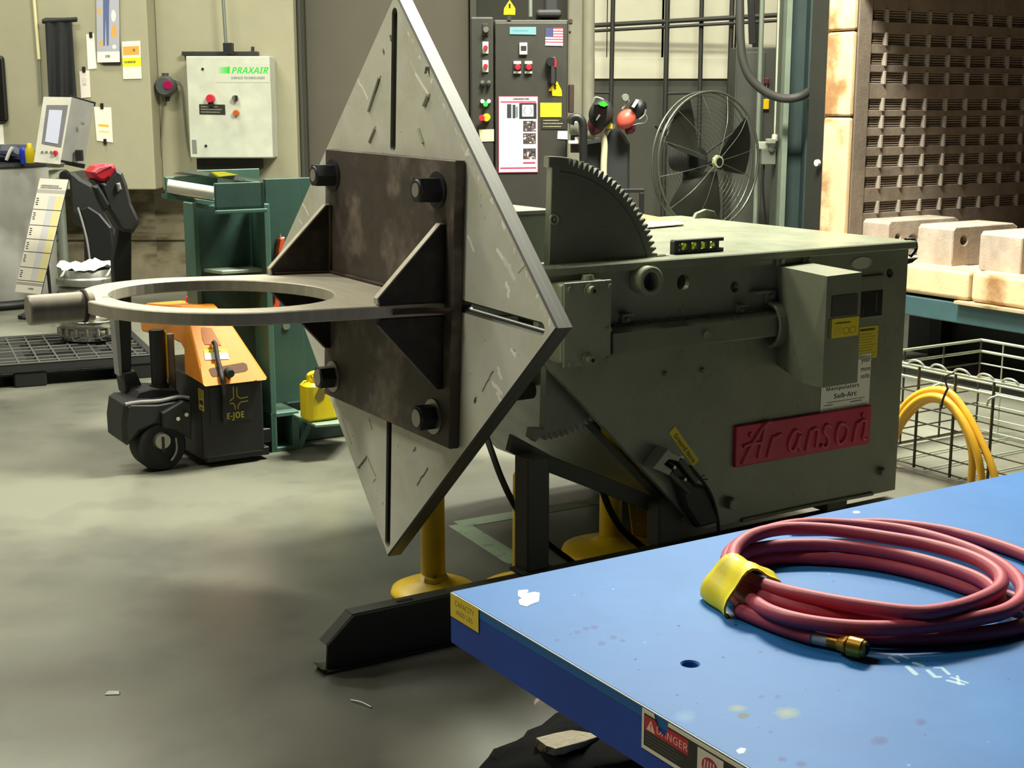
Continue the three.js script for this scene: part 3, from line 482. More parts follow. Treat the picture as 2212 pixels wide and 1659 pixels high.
// ---------- blue lift table ----------
const TH = .78, TU = 1.111, TV = 1.97, TU1 = 2.95, TV0 = .35;
{
  const t = thing('lift_table', 'blue scissor lift table with a scuffed flat top and deep skirt in the foreground', 'table', 'm', [2, 0, 1.2]);
  const hole = mH(1491, 1434, TH);
  let g = exH([[TU, TV0], [TU1, TV0], [TU1, TV], [TU, TV]], TH - .02, TH, [circ(...hole, .0125, 24).reverse()], .0025).toNonIndexed();
  const p = g.attributes.position, uv = new Float32Array(p.count * 2), W = TU1 - TU, D = TV - TV0;
  for (let i = 0; i < p.count; i++) { uv[2 * i] = (p.getX(i) - TU) / W; uv[2 * i + 1] = (-p.getZ(i) - TV0) / D; }
  g.setAttribute('uv', new THREE.BufferAttribute(uv, 2));
  const S = 1500, k = (x, y) => { const q = mH(x, y, TH); return [(q[0] - TU) / W * S, S - (q[1] - TV0) / D * S]; };
  const m0 = printMat(S, S, x => {
    fillBg(x, S, S, '#2063a6');
    for (let i = 0; i < 1500; i++) { const r = 20 + rnd() * 90; x.fillStyle = rnd() < .5 ? 'rgba(120,160,210,.022)' : 'rgba(30,90,190,.026)'; x.beginPath(); x.arc(rnd() * S, rnd() * S, r, 0, 7); x.fill(); }
    for (let i = 0; i < 260; i++) { x.fillStyle = rnd() < .75 ? 'rgba(15,35,80,.55)' : 'rgba(220,235,245,.5)'; x.beginPath(); x.arc(rnd() * S, rnd() * S, .6 + rnd() * 1.3, 0, 7); x.fill(); }
    const poly = (pts, c) => { x.fillStyle = c; x.beginPath(); pts.forEach((q, i) => i ? x.lineTo(...k(...q)) : x.moveTo(...k(...q))); x.closePath(); x.fill(); };
    const blob = (cx, cy, rx, ry, c, n = 1) => { for (let j = n; j > 0; j--) poly(Array.from({ length: 22 }, (_, i) => { const a = i / 22 * 6.283, f = j / n * (.85 + .3 * rnd()); return [cx + rx * f * Math.cos(a), cy + ry * f * Math.sin(a)]; }), c); };
    blob(1593, 1530, 22, 8, 'rgba(140,140,120,.35)', 3); blob(1606, 1546, 14, 6, 'rgba(70,76,80,.75)', 2); blob(1700, 1540, 30, 14, 'rgba(150,146,125,.3)', 4); blob(1480, 1548, 26, 14, 'rgba(120,150,180,.18)', 4);
    for (const [a, b, r] of [[1247, 1366, 8], [1266, 1358, 9], [1284, 1355, 10], [1300, 1390, 10], [1325, 1377, 9], [1345, 1384, 7], [1203, 1383, 6], [1645, 1505, 7], [1680, 1505, 8], [1664, 1581, 6], [1690, 1640, 12], [1730, 1650, 14], [1643, 1408, 6], [1678, 1405, 6], [1800, 1256, 5], [1900, 1600, 20], [1990, 1560, 14]]) blob(a, b, r, r * .55, 'rgba(30,55,120,.28)', 3);
    for (const [a, b] of [[1463, 1501], [1373, 1424], [1562, 1420], [1590, 1350], [1466, 1352]]) blob(a, b, 3, 1.8, 'rgba(12,22,50,.9)');
    poly([[1590, 1621], [1600, 1615], [1612, 1617], [1607, 1626], [1596, 1628]], '#e9efe0'); blob(1850, 1106, 8, 2.6, '#dfe9ec');
    const st = (pts, w) => { x.strokeStyle = 'rgba(206,220,214,.8)'; x.lineWidth = w; x.lineCap = 'round'; x.beginPath(); pts.forEach((q, i) => i ? x.lineTo(...k(...q)) : x.moveTo(...k(...q))); x.stroke(); };
    x.globalAlpha = .85;
    st([[1922, 1420], [1940, 1430]], 6); st([[1945, 1415], [1962, 1422]], 4); st([[1960, 1440], [1978, 1456]], 7); st([[1975, 1432], [1992, 1438]], 7); st([[2004, 1448], [2020, 1462], [2030, 1462]], 6); st([[2020, 1442], [2034, 1442], [2050, 1456]], 5); st([[2048, 1470], [2080, 1478]], 6); st([[2055, 1463], [2090, 1475]], 4); st([[2068, 1460], [2072, 1478]], 4);
    x.globalAlpha = 1;
  }, { r: .42 });
  const m = physPrint(m0, { roughness: .55, specularIntensity: .45, bumpMap: T.bump, bumpScale: .0002 });
  part('table_top', g, m, t, { keepUV: true });
  part('skirt', rb(TU, TU + .006, TH - .092, TH - .018, TV0, TV, .002), M.blueEdge, t);
  part('skirt', rb(TU, TU1, TH - .092, TH - .018, TV - .006, TV, .002), M.blueEdge, t);
  part('skirt', rb(TU1 - .006, TU1, TH - .092, TH - .018, TV0, TV, .002), M.blueEdge, t);
  part('skirt', rb(TU, TU1, TH - .092, TH - .018, TV0, TV0 + .006, .002), M.blueEdge, t);
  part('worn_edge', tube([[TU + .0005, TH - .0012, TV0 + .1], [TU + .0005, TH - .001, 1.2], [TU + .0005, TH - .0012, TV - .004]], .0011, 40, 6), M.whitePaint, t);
  part('worn_edge', cyl([TU + .004, TH - .0015, TV - .0005], [TU + .35, TH - .0015, TV - .0005], .0012, .0005, 6), M.rust, t);
  // tape residue on the top
  part('tape_scrap', exH([[1119, 1276], [1139, 1274], [1142, 1278], [1137, 1282], [1155, 1279], [1166, 1281], [1164, 1300], [1147, 1306], [1138, 1311], [1123, 1307], [1120, 1297], [1127, 1293], [1119, 1288]].map(q => mH(...q, TH)).reverse(), TH, TH + .0006, [], 0), M.white, t, { label: 'torn white tape scrap' });
  // stickers on the left skirt
  { const a = mU(974, 1292, TU), b = mU(1035, 1316, TU), c = mU(1036, 1367, TU); part('capacity_sticker', planeU(b[0], a[0], c[1] - .001, b[1] + .001, TU - .0012), printMat(300, 150, (x, w, h) => { fillBg(x, w, h, '#e3c52a'); x.strokeStyle = '#2a2408'; x.lineWidth = 3; x.strokeRect(0, 0, w, h); x.fillStyle = '#efe9d2'; x.fillRect(0, 0, 70, 9); txt(x, 'CAPACITY', 150, 50, 46, '#3c3408'); txt(x, '4000 LBS', 150, 102, 44, '#3c3408'); }), t, { keepUV: true, label: 'yellow sticker reading CAPACITY 4000 LBS' }); }
  {
    const Q = (x, y) => mU(x, y, TU), tl = Q(1389, 1527), bl = Q(1391, 1617), L = .40, v1 = tl[0], v0 = v1 - L, h1 = tl[1] - .001, h0 = bl[1] + .001;
    const n = [[1414, 1541], [1419, 1560], [1426, 1578], [1437, 1592], [1444, 1576], [1445, 1560]].map(q => Q(...q));
    const pts = [[v0, h0], [v1, h0], [v1, h1], [n[0][0], h1], ...n.slice(0), [n[5][0], h1], [v0, h1]];
    const gg = exU(pts, TU - .0014, TU - .0004, [], 0).toNonIndexed(), pp = gg.attributes.position, u2 = new Float32Array(pp.count * 2);
    for (let i = 0; i < pp.count; i++) { u2[2 * i] = (v1 + pp.getZ(i)) / L; u2[2 * i + 1] = (pp.getY(i) - h0) / (h1 - h0); }
    gg.setAttribute('uv', new THREE.BufferAttribute(u2, 2));
    part('danger_sticker', gg, printMat(1000, 180, (x, w, h) => {
      fillBg(x, w, h, '#efe8cc'); x.fillStyle = '#1d1a17'; x.fillRect(12, 16, w - 24, h - 34); x.fillStyle = '#c01d2a'; x.fillRect(16, 24, 236, 66);
      x.fillStyle = '#f4d8c8'; x.beginPath(); x.moveTo(26, 84); x.lineTo(50, 34); x.lineTo(74, 84); x.fill(); x.fillStyle = '#c01d2a'; x.fillRect(47, 50, 5, 18); x.fillRect(47, 72, 5, 6);
      txt(x, 'DANGER', 164, 60, 46, '#f6cfc6', { w: 170 }); greek(x, 22, 100, 220, 4, 15, '#5b554c', 5);
      x.fillStyle = '#e9e0cc'; x.fillRect(300, 24, 130, 130); x.fillStyle = '#b51d3c'; x.beginPath(); x.arc(365, 86, 42, 0, 7); x.fill(); x.fillStyle = '#26201e'; x.fillRect(318, 118, 90, 14); x.strokeStyle = '#f0e0d0'; x.lineWidth = 6; for (let i = 0; i < 4; i++) { x.beginPath(); x.moveTo(340 + i * 14, 60); x.lineTo(334 + i * 16, 112); x.stroke(); }
      greek(x, 450, 40, 500, 6, 18, '#aaa294', 6);
    }), t, { keepUV: true, label: 'torn red and black DANGER sticker' });
  }
  // scissor mechanism and base below
  for (const v of [.6, 1.66]) {
    part('scissor_arm', exV([[1.35, .07], [1.42, .07], [2.74, .66], [2.67, .66]], v, v + .03), M.blueEdge, t);
    part('scissor_arm', exV([[2.67, .07], [2.74, .07], [1.42, .66], [1.35, .66]], v + .035, v + .065), M.blueEdge, t);
    part('base_rail', rb(1.25, 2.85, 0, .07, v - .02, v + .09), M.blueEdge, t);
    part('top_rail', rb(1.25, 2.85, .655, .762, v - .005, v + .07), M.blueEdge, t);
  }
  part('base_cross_bar', rb(1.25, 1.31, 0, .06, .7, 1.64), M.blueEdge, t); part('base_cross_bar', rb(2.79, 2.85, 0, .06, .7, 1.64), M.blueEdge, t);
}
// red hose coil on the table
{
  const R = .0121, Z = (x, y, k) => { const h = TH + R + k * 1.75 * R, q = mH(1500 + x / 3.107, 1080 + y / 3.107, h); return [q[0], h, q[1]]; };
  const t = thing('hose_coil', 'coil of dusty red rubber hose lying on the blue lift table', 'hose', 'm', [...[Z(1100, 500, 0)[0]], TH, Z(1100, 500, 0)[2]]);
  const loop = (pts, seg, closed = true) => tube(pts.map(p => Z(...p)), R, seg, 12, closed);
  part('hose', [
    loop([[370, 430, 0], [520, 388, 0], [800, 388, 0], [1200, 425, 0], [1600, 515, 0], [1880, 605, 0], [2100, 650, .3], [2290, 740, .3], [2230, 830, 0], [1900, 900, 0], [1300, 925, 0], [900, 892, 0], [560, 815, 0], [360, 720, 0], [240, 590, 0], [265, 480, 0]], 150),
    loop([[330, 360, 1], [500, 315, 1], [900, 305, 1], [1300, 355, 1], [1700, 455, 1], [1960, 560, 1], [2045, 660, .9], [2010, 712, .9], [1800, 765, .9], [1400, 790, .9], [1100, 790, .9], [800, 745, 1], [520, 670, 1], [360, 600, 1], [270, 500, 1]], 140),
    loop([[215, 450, 1], [238, 350, 1.2], [380, 250, 1.4], [700, 165, 1], [1000, 165, .6], [1400, 205, .6], [1800, 315, .6], [2080, 450, .8], [2200, 590, 1.2], [2180, 680, 1.2], [2060, 755, 1.2], [1800, 810, 1.2], [1500, 850, 1.1], [1100, 858, 1.1], [750, 818, 1.1], [520, 755, 1], [385, 672, .8], [285, 590, .8], [235, 520, .9]], 150),
    loop([[300, 490, 1.6], [258, 410, 1.8], [280, 320, 2], [400, 235, 2.1], [620, 192, 2], [900, 200, 2], [1300, 255, 2], [1600, 310, 2], [1880, 395, 2], [2045, 500, 2], [2045, 590, 2], [1900, 675, 2], [1700, 735, 2], [1500, 757, 2], [1100, 710, 2], [700, 635, 1.9], [460, 570, 1.7], [370, 535, 1.6]], 140),
    loop([[640, 175, 0], [900, 172, 0], [1300, 165, 0], [1700, 215, 0], [2050, 310, 0], [2300, 410, 0], [2520, 560, 0], [2520, 720, 0], [2350, 850, .1]], 70, false),
    loop([[300, 740, 0], [440, 800, 0], [600, 862, 0], [800, 925, 0]], 24, false),
  ], M.hose, t);
  // yellow tag wrapped round the bundle
  {
    const c = Z(350, 585, .9), a = Z(225, 505, .9), b = Z(420, 655, .9), L = .078, prof = [], N = 22;
    const dir = new THREE.Vector3(b[0] - a[0], 0, -(b[2] - a[2])).normalize(), side = new THREE.Vector3(-dir.z, 0, dir.x), P = [], I = [], U2 = [];
    for (let s = 0; s < 2; s++) for (let j = 0; j <= 8; j++) for (let i = 0; i <= N; i++) {
      const an = -.35 + (Math.PI + .7) * i / N, f = s ? .94 : 1, ca = Math.cos(an), sa = Math.sin(an), bump = 1 + .07 * Math.sin(an * 5 + 1) + .05 * Math.sin(j * .8 + an * 2);
      const rx = .058 * f * bump, ry = .062 * f * bump, l = (j / 8 - .5) * L * (1 + .25 * ca);
      P.push(c[0] + dir.x * l + side.x * rx * ca, TH + .006 + Math.max(-.004, ry * sa * 1.1), -c[2] + dir.z * l + side.z * rx * ca);
    }
    const q = (s, j, i) => s * 9 * (N + 1) + j * (N + 1) + i;
    for (let j = 0; j < 8; j++) for (let i = 0; i < N; i++) { I.push(q(0, j, i), q(0, j, i + 1), q(0, j + 1, i), q(0, j + 1, i), q(0, j, i + 1), q(0, j + 1, i + 1)); I.push(q(1, j, i), q(1, j + 1, i), q(1, j, i + 1), q(1, j + 1, i), q(1, j + 1, i + 1), q(1, j, i + 1)); }
    for (let i = 0; i < N; i++) for (const j of [0, 8]) I.push(q(0, j, i), q(1, j, i), q(0, j, i + 1), q(1, j, i), q(1, j, i + 1), q(0, j, i + 1));
    const g = new THREE.BufferGeometry(); g.setAttribute('position', new THREE.Float32BufferAttribute(P, 3)); g.setIndex(I); g.computeVertexNormals();
    const my = M.tagYellow.clone(); my.side = THREE.DoubleSide;
    part('yellow_tag', g, my, t);
  }
  const cy = (a, b, r0, r1, seg) => cyl(Z(...a), Z(...b), r0, r1, seg);
  part('ferrule', cy([775, 918, 0], [905, 948, 0], .0105, .0098, 20), mat(0xc9c9c2, { r: .4, m: .2 }), t);
  const br = part('brass_fitting', [cy([900, 947, 0], [985, 968, 0], .0098, .0098, 20), cy([985, 968, .1], [1040, 980, .25], .0125, .0145, 6)], M.brass, t);
  part('knurled_nut', [cy([1040, 980, .25], [1130, 1002, .25], .0155, .0155, 24), cy([1130, 1002, .25], [1150, 1007, .25], .014, .0125, 24)], M.brass, br);
  part('bore', cy([1150, 1007, .25], [1152, 1008, .25], .008, .008, 16), M.hole, br);
}
// black bag on the floor seen under the table
{
  const c = mH(1290, 1690, 0), N = 40, K = 14, P = [], I = [], t = thing('black_bag', 'crumpled black bag with a grey furry flap on the floor under the table edge', 'bag', 'm', [c[0], 0, c[1]]);
  const nz = (a, b) => .8 + .35 * vnoise(a * 3 + 20, b * 3 + 7, 64, 501) + .18 * vnoise(a * 8 + 3, b * 8, 64, 502);
  for (let j = 0; j <= K; j++) for (let i = 0; i <= N; i++) {
    const a = i / N * Math.PI * 2, e = j / K * Math.PI / 2, f = nz(Math.cos(a) + 1, Math.sin(a) + 1 + e), r = Math.cos(e) ** .6 * f;
    P.push(c[0] + .3 * r * Math.cos(a), Math.max(0, .115 * Math.sin(e) * (.7 + .5 * f)), -(c[1] + .17 * r * Math.sin(a)));
  }
  for (let j = 0; j < K; j++) for (let i = 0; i < N; i++) { const q = j * (N + 1) + i; I.push(q, q + N + 1, q + 1, q + 1, q + N + 1, q + N + 2); }
  const g = new THREE.BufferGeometry(); g.setAttribute('position', new THREE.Float32BufferAttribute(P, 3)); g.setIndex(I); g.computeVertexNormals();
  const mm = M.blackMatte.clone(); mm.side = THREE.DoubleSide; part('body', g, mm, t);
  const fl = [[1158, 1604], [1170, 1596], [1200, 1592], [1235, 1586], [1268, 1582], [1300, 1590], [1262, 1604], [1225, 1616], [1200, 1621], [1180, 1616]].map(q => { const r = mH(...q, .15); return [r[0], .15 + .012 * rnd(), r[1]]; });
  part('furry_flap', hull([...fl, ...fl.map(p => [p[0], p[1] - .05, p[2] + .01])]), mat(0x8d897c, { r: 1, map: T.grime, bump: .006 }), t);
  part('drawstring', tube([[1128, 1659], [1140, 1632], [1150, 1626], [1152, 1645], [1148, 1662]].map(q => { const r = mH(...q, .05); return [r[0], .05, r[1]]; }), .002, 30, 6), M.white, t);
}
// small chips on the floor
{
  const a = atH(243, 1500, 0), b = atH(780, 1521, 0), c = atH(1164, 1519, 0), e = atH(543, 1634, 0);
  solo('floor_chip', 'small dark metal chip on the open floor at the left', 'chip', 'w', [a[0], 0, a[1]], hull([[-.02, .002, -.006], [.02, .002, -.004], [.016, .007, .008], [-.014, .008, .006], [-.02, 0, .008], [.02, 0, .008]].map(q => [q[0] + a[0], q[1], q[2] + a[1]])), M.galv);
  solo('floor_chip', 'thin pale wire scrap on the floor before the channel foot', 'chip', 'w', [b[0], 0, b[1]], tube([[b[0] - .03, .003, b[1] + .02], [b[0], .006, b[1]], [b[0] + .03, .003, b[1] - .025]], .002, 12, 5), M.white);
  solo('floor_chip', 'tan wood chip on the floor beside the blue skirt', 'chip', 'w', [c[0], 0, c[1]], hull([[-.012, 0, -.01], [.016, 0, -.006], [.01, .014, .006], [-.008, .01, .008], [.014, .002, .012], [-.014, 0, .01]].map(q => [q[0] + c[0], q[1], q[2] + c[1]])), M.pier);
}
// yellow stanchions behind the positioner
{
  const F = (x, y) => mH(x, y, .02), prof = [[.001, .012], [.155, .012], [.168, 0], [.178, .004], [.172, .018], [.15, .03], [.1, .04], [.06, .05], [.04, .062], [.034, .08], [.033, .74], [.031, .752], [.001, .756]];
  const make = (label, u, v, top, k = 1) => {
    const t = thing('stanchion', label, 'stanchion', 'm', [u, 0, v], 'yellow barrier stanchions behind the positioner');
    part('base', lathe([[.001, 0], [.17 * k, 0], [.178 * k, .006], [.172 * k, .02], [.14 * k, .032], [.08, .04], [.052, .052], [.041, .07], [.001, .07]], [u, 0, v], 48), M.yellow, t);
    part('pole', lathe([[.041, .06], [.039, top], [.034, top + .01], [.001, top + .012]], [u, 0, v], 28), M.yellow, t); return t;
  };
  let q = F(936, 1268); const s1 = make('yellow stanchion with green paint smear beside the channel foot', q[0], q[1], .62, .8);
  { const p = [[937, 1243], [941, 1243], [946, 1272], [939, 1262]].map(a => mV(...a, q[1] - .042)); part('paint_smear', hull([...p.map(a => [...a, q[1] - .044]), ...p.map(a => [...a, q[1] - .02])]), M.lime, s1); part('lashing', [tube([[q[0] - .04, .06, q[1] - .02], [q[0] - .02, .055, q[1] - .045], [q[0] + .01, .06, q[1] - .04]], .012, 12, 6)], M.yellow, s1); }
  q = F(1133, 1264); make('yellow stanchion almost hidden behind the front post', q[0], q[1], .40, .82);
  q = F(1318, 1182); const s3 = make('yellow stanchion with a slotted strap under the slope', q[0], q[1], .60);
  { const a = q[0] + .06, V = q[1] + .02; const st = part('slotted_strap', exV([[a - .02, .52], [a + .08, .52], [a + .13, .2], [a + .15, .025], [a + .06, .025], [a + .03, .2]], V, V + .006, [.44, .38, .32, .26, .2, .14, .08].flatMap(h => [circ(a + .04 + (.5 - h) * .09, h, .008, 8).reverse(), circ(a + .075 + (.5 - h) * .11, h + .02, .008, 8).reverse()])), M.yellow, s3); }
}

// four picture corners on a plane at distance D, as a print that keeps its texture
function quadW(tl, tr, br, bl, D) {
  const P = [tl, tr, br, bl].map(q => wp(...q, D)), g = new THREE.BufferGeometry(), n = 8, pos = [], uv = [], ix = [];
  for (let j = 0; j <= n; j++) for (let i = 0; i <= n; i++) { const s = i / n, q = j / n; for (let c = 0; c < 3; c++) { const v = (P[0][c] * (1 - s) + P[1][c] * s) * (1 - q) + (P[3][c] * (1 - s) + P[2][c] * s) * q; pos.push(c === 2 ? -v : v); } uv.push(s, 1 - q); }
  for (let j = 0; j < n; j++) for (let i = 0; i < n; i++) { const a = j * (n + 1) + i; ix.push(a, a + n + 1, a + 1, a + 1, a + n + 1, a + n + 2); }
  g.setAttribute('position', new THREE.Float32BufferAttribute(pos, 3)); g.setAttribute('uv', new THREE.Float32BufferAttribute(uv, 2)); g.setIndex(ix); g.computeVertexNormals(); return g;
}
const wth = (name, label, cat, px, py, D, group) => { const a = atD(px, py, D); return thing(name, label, cat, 'w', [a[0], a[1], D], group); };
const knob = (px, py, D, r, len, seg = 20) => { const a = atD(px, py, D); return [cyl([a[0], a[1], D], [a[0], a[1], D - len * .6], r, r, seg), cyl([a[0], a[1], D - len * .6], [a[0], a[1], D - len], r, r * .85, seg)]; };

// ---------- pallet jack ----------
{
  const U0 = 2.02, V0 = 5.797, t = thing('pallet_jack', 'orange and black electric pallet jack with a red-tipped tiller', 'pallet jack', 'm', [2.1, 0, 6.1]);
  const F = (x, y) => mU(x, y, U0), Z = (x, y) => [240 + x / 4.367, 640 + y / 4.367];
  part('battery_box', [rb(U0, 2.31, .045, .4, V0, 6.5, .012), rb(U0 + .02, 2.34, .02, .06, V0 + .02, 6.5, .006)], M.black, t);
  const hp = [[443, 835], [400, 811], [398, 756], [390, 742], [370, 732], [325, 721], [306, 716], [303, 690], [305, 664], [316, 655], [390, 662], [406, 690]].map(q => F(...q));
  let g = exU(hp, U0 - .004, 2.315, [], .012).toNonIndexed(), p = g.attributes.position;
  for (let i = 0; i < p.count; i++) { const f = Math.max(0, (p.getY(i) - .39) / .25); p.setX(i, U0 + (p.getX(i) - U0) * (1 - .36 * f)); }
  g.computeVertexNormals();
  const hood = part('hood', g, M.orange, t);
  const va = hp[0], vb = hp[11], vAt = h => va[0] + (vb[0] - va[0]) * (h - va[1]) / (vb[1] - va[1]);
  const onHood = (x, y, d = 0) => { let v = V0, q; for (let i = 0; i < 8; i++) { q = mV(x, y, v - d); v = vAt(q[1]); } return [...q, v - d]; };
  const plate = (pts, d0, d1) => hull([...pts.map(q => onHood(...q, d1)), ...pts.map(q => onHood(...q, -d0))]);
  part('lower_lip', plate([[845, 668], [870, 650], [1300, 592], [1318, 606], [1380, 760], [1378, 788], [1340, 800], [890, 850], [872, 838]].map(q => Z(...q)), .02, .016), M.orange, hood);
  const recessShade = mat(0xa8601a, { r: .6 }), deep = mat(0x5e3a17, { r: .7 });  // flat plates in darkened orange put the shade of recesses into colour
  part('upper_recess_shade', plate([[848, 300], [862, 290], [950, 300], [1040, 462], [885, 452], [862, 400]].map(q => Z(...q)), .01, .0025), recessShade, hood);
  part('grip_recess_shade', plate([[922, 690], [935, 678], [1245, 624], [1280, 640], [1292, 690], [1265, 708], [965, 760], [945, 745]].map(q => Z(...q)), .01, .018), deep, hood);
  { const q = [[872, 502], [1092, 498], [1114, 592], [888, 600]].map(a => onHood(...Z(...a), .003)); const gq = new THREE.BufferGeometry(); const o = [q[0], q[3], q[1], q[1], q[3], q[2]]; gq.setAttribute('position', new THREE.Float32BufferAttribute(o.flatMap(a => [a[0], a[1], -a[2]]), 3)); gq.setAttribute('uv', new THREE.Float32BufferAttribute([0, 1, 0, 0, 1, 1, 1, 1, 0, 0, 1, 0], 2)); gq.computeVertexNormals(); part('warning_label', gq, printMat(220, 110, (x, w, h) => { fillBg(x, w, h, '#dcdad6'); x.fillStyle = '#e3d222'; x.fillRect(0, 0, w, 38); greek(x, 84, 8, 100, 1, 10, '#4f7a1c', 22); x.fillStyle = '#2c2a10'; x.beginPath(); x.moveTo(40, 32); x.lineTo(52, 8); x.lineTo(64, 32); x.fill(); }), hood, { keepUV: true }); }
  { const pts = [[955, 425], [975, 440], [990, 500], [1005, 590], [1030, 690], [1050, 800], [1062, 900], [1068, 1050], [1075, 1205]].map(q => Z(...q)); part('charging_cable', tube(pts.map((q, i) => { const h = onHood(...q, .024); return i > 5 ? [...mV(...q, V0 - .02), V0 - .02] : h; }), .0105, 50, 8), M.charcoal, t); const k = onHood(...Z(1105, 710), .03); part('plug', cyl(k, [k[0], k[1] - .006, k[2] - .03], .022, .018, 18), M.charcoal, t); part('plug_lead', tube([[k[0], k[1] - .02, k[2] - .012], [k[0], k[1] - .08, V0 - .012], [k[0] - .004, k[1] - .15, V0 - .006]], .004, 16, 6), M.charcoal, t); }
  { const a = mV(452, 838, V0 - .002), b = mV(545, 905, V0 - .002); part('emblem', planeV(a[0], b[0], b[1], a[1], V0 - .002), printMat(360, 260, (x, w, h) => { fillBg(x, w, h, '#17181a'); x.strokeStyle = '#b9a414'; x.lineWidth = 7; const L = (pts) => { x.beginPath(); pts.forEach((q, i) => i ? x.lineTo(...q) : x.moveTo(...q)); x.stroke(); }; L([[205, 10], [205, 90], [170, 112]]); L([[235, 20], [235, 80], [262, 100], [330, 96]]); L([[330, 124], [262, 128], [240, 150], [240, 176]]); L([[170, 128], [200, 130], [215, 150], [215, 176]]); txt(x, 'E-JOE', 215, 218, 62, '#c4b416', { b: 1, w: 270 }); }, { r: .5 }), t, { keepUV: true }); }
  { const a = mU(428, 838, U0 - .002), b = mU(442, 890, U0 - .002); part('hazard_label', planeU(b[0] + .004, a[0], b[1], a[1], U0 - .002), printMat(80, 260, (x, w, h) => { fillBg(x, w, h, '#8f7f16'); x.fillStyle = '#201d08'; for (let i = 0; i < 5; i++) x.fillRect(8, 12 + i * 22, 64, 11); x.fillRect(10, 132, 60, 60); x.beginPath(); x.moveTo(18, 245); x.lineTo(40, 206); x.lineTo(62, 245); x.fill(); }), t, { keepUV: true }); }
  // mast, steering gear and wheel on the operator's side
  const PV = (x, y, v) => [...mV(x, y, v), v];
  { const a = mV(338, 712, 6.0), b = mV(341, 848, 6.0); part('mast', [cyl([a[0], a[1], 6.0], [a[0], b[1], 6.0], .034, .034, 24), cyl([a[0], b[1] + .04, 6.0], [a[0], b[1] - .03, 6.0], .042, .045, 24)], M.black, t); part('mast_stripe', rb(a[0] + .034, a[0] + .043, b[1] + .06, a[1] - .01, 5.99, 6.03, .002), M.yellow, t); part('mast_cylinder', cyl([a[0] + .07, b[1], 6.04], [a[0] + .07, a[1] - .03, 6.04], .02, .02, 18), M.greyPaint, t); }
  { const V = 6.08, q = pts => pts.map(a => mV(...a, V)); const tl = part('tiller_arm', exV(q([[262, 470], [285, 490], [284, 815], [288, 850], [276, 848], [260, 812], [252, 690], [246, 560]]), V, V + .06, [], .006), M.black, t); part('tiller_strip', exV(q([[246, 690], [257, 690], [264, 812], [257, 812]]), V - .004, V + .07), M.greyPaint, tl);
    part('tiller_foot', exV(q([[262, 805], [290, 800], [318, 860], [312, 870], [285, 866], [270, 850]]), V - .02, V + .1, [], .006), M.charcoal, t);
    const hd = part('tiller_head', exV(q([[199, 388], [222, 392], [246, 362], [262, 372], [272, 398], [282, 440], [298, 474], [296, 486], [286, 502], [262, 500], [255, 494], [240, 468], [228, 450], [222, 430], [213, 405]]), V - .03, V + .09, [], .015), M.charcoal, t);
    part('red_tip', exV(q([[194, 371], [205, 359], [222, 354], [242, 354], [248, 363], [236, 384], [222, 393], [210, 392], [198, 384]]), V - .035, V + .095, [], .016), M.red, hd);
    part('tip_highlight', exV(q([[197, 370], [208, 361], [228, 357], [240, 357], [220, 366], [202, 376]]), V - .038, V - .03, [], .003), mat(0xe86a78, { r: .3 }), hd);
    part('grip', exV(q([[193, 402], [206, 397], [220, 420], [231, 440], [228, 452], [217, 456], [205, 434]]), V - .05, V - .01, [], .012), M.black, hd);
    part('thumb_rocker', exV(q([[246, 396], [254, 393], [258, 408], [250, 414]]), V - .04, V - .02, [], .006), M.greyPaint, hd); }
  part('steering_plate', exV([[285, 868], [300, 846], [330, 838], [380, 840], [398, 862], [396, 874]].map(q => mV(...q, 5.95)), 5.95, 6.1, [], .008), M.charcoal, t);
  part('wheel_fender', exV([[270, 876], [282, 868], [340, 868], [400, 858], [412, 866], [411, 905], [398, 932], [372, 922], [335, 922], [305, 935], [290, 955], [277, 964], [268, 957], [265, 915]].map(q => mV(...q, 5.86)), 5.86, 6.12, [], .02), M.charcoal, t);
  part('fender_rim', tube([[270, 874], [300, 869], [345, 866], [385, 858], [408, 860]].map(q => PV(...q, 5.872)), .009, 30, 8), M.greyPaint, t);
  const bk = part('side_bracket', exV([[350, 892], [395, 866], [414, 872], [414, 950], [380, 930], [352, 925]].map(q => mV(...q, 5.83)), 5.83, 5.87, [], .006), M.black, t);
  for (const q of [[385, 905], [403, 896]]) part('bolt', cyl(PV(...q, 5.83), PV(...q, 5.80), .009, .008, 14), M.cabinet, bk);
  { const c = mV(348, 934, 5.87), r = .112, hc = r; const w = part('drive_wheel', [cyl([c[0], hc, 5.88], [c[0], hc, 5.98], r, r, 40), cyl([c[0], hc, 5.866], [c[0], hc, 5.88], r * .92, r, 40)], M.rubber, t); const q = mV(350, 952, 5.865); part('wheel_hub', cyl([q[0], q[1], 5.868], [q[0], q[1], 5.85], .04, .034, 24), M.steel, w); part('hub_slot', rb(q[0] - .006, q[0] + .006, q[1] - .05, q[1] + .02, 5.845, 5.85, .002), M.black, w); part('wheel_guard', tube([[380, 945], [382, 970], [377, 985], [370, 995]].map(a => PV(...a, 5.85)), .005, 16, 6), M.galv, t); }
  { const a = mH(418, 658, .665); const e = part('emergency_stop', [cyl([a[0], .64, a[1]], [a[0], .69, a[1]], .02, .018, 18), cyl([a[0], .675, a[1]], [a[0], .703, a[1]], .036, .033, 20)], M.red, t); part('stop_collar', cyl([a[0], .64, a[1]], [a[0], .65, a[1]], .05, .05, 24), M.black, e); part('key_switch', cyl([a[0] + .11, .62, a[1] - .02], [a[0] + .11, .665, a[1] - .02], .012, .012, 12), M.galv, t); }
  for (const v of [6.0, 6.4]) part('fork', rb(2.3, 2.42, .05, .12, v - .08, v + .08, .01), M.black, t);
}
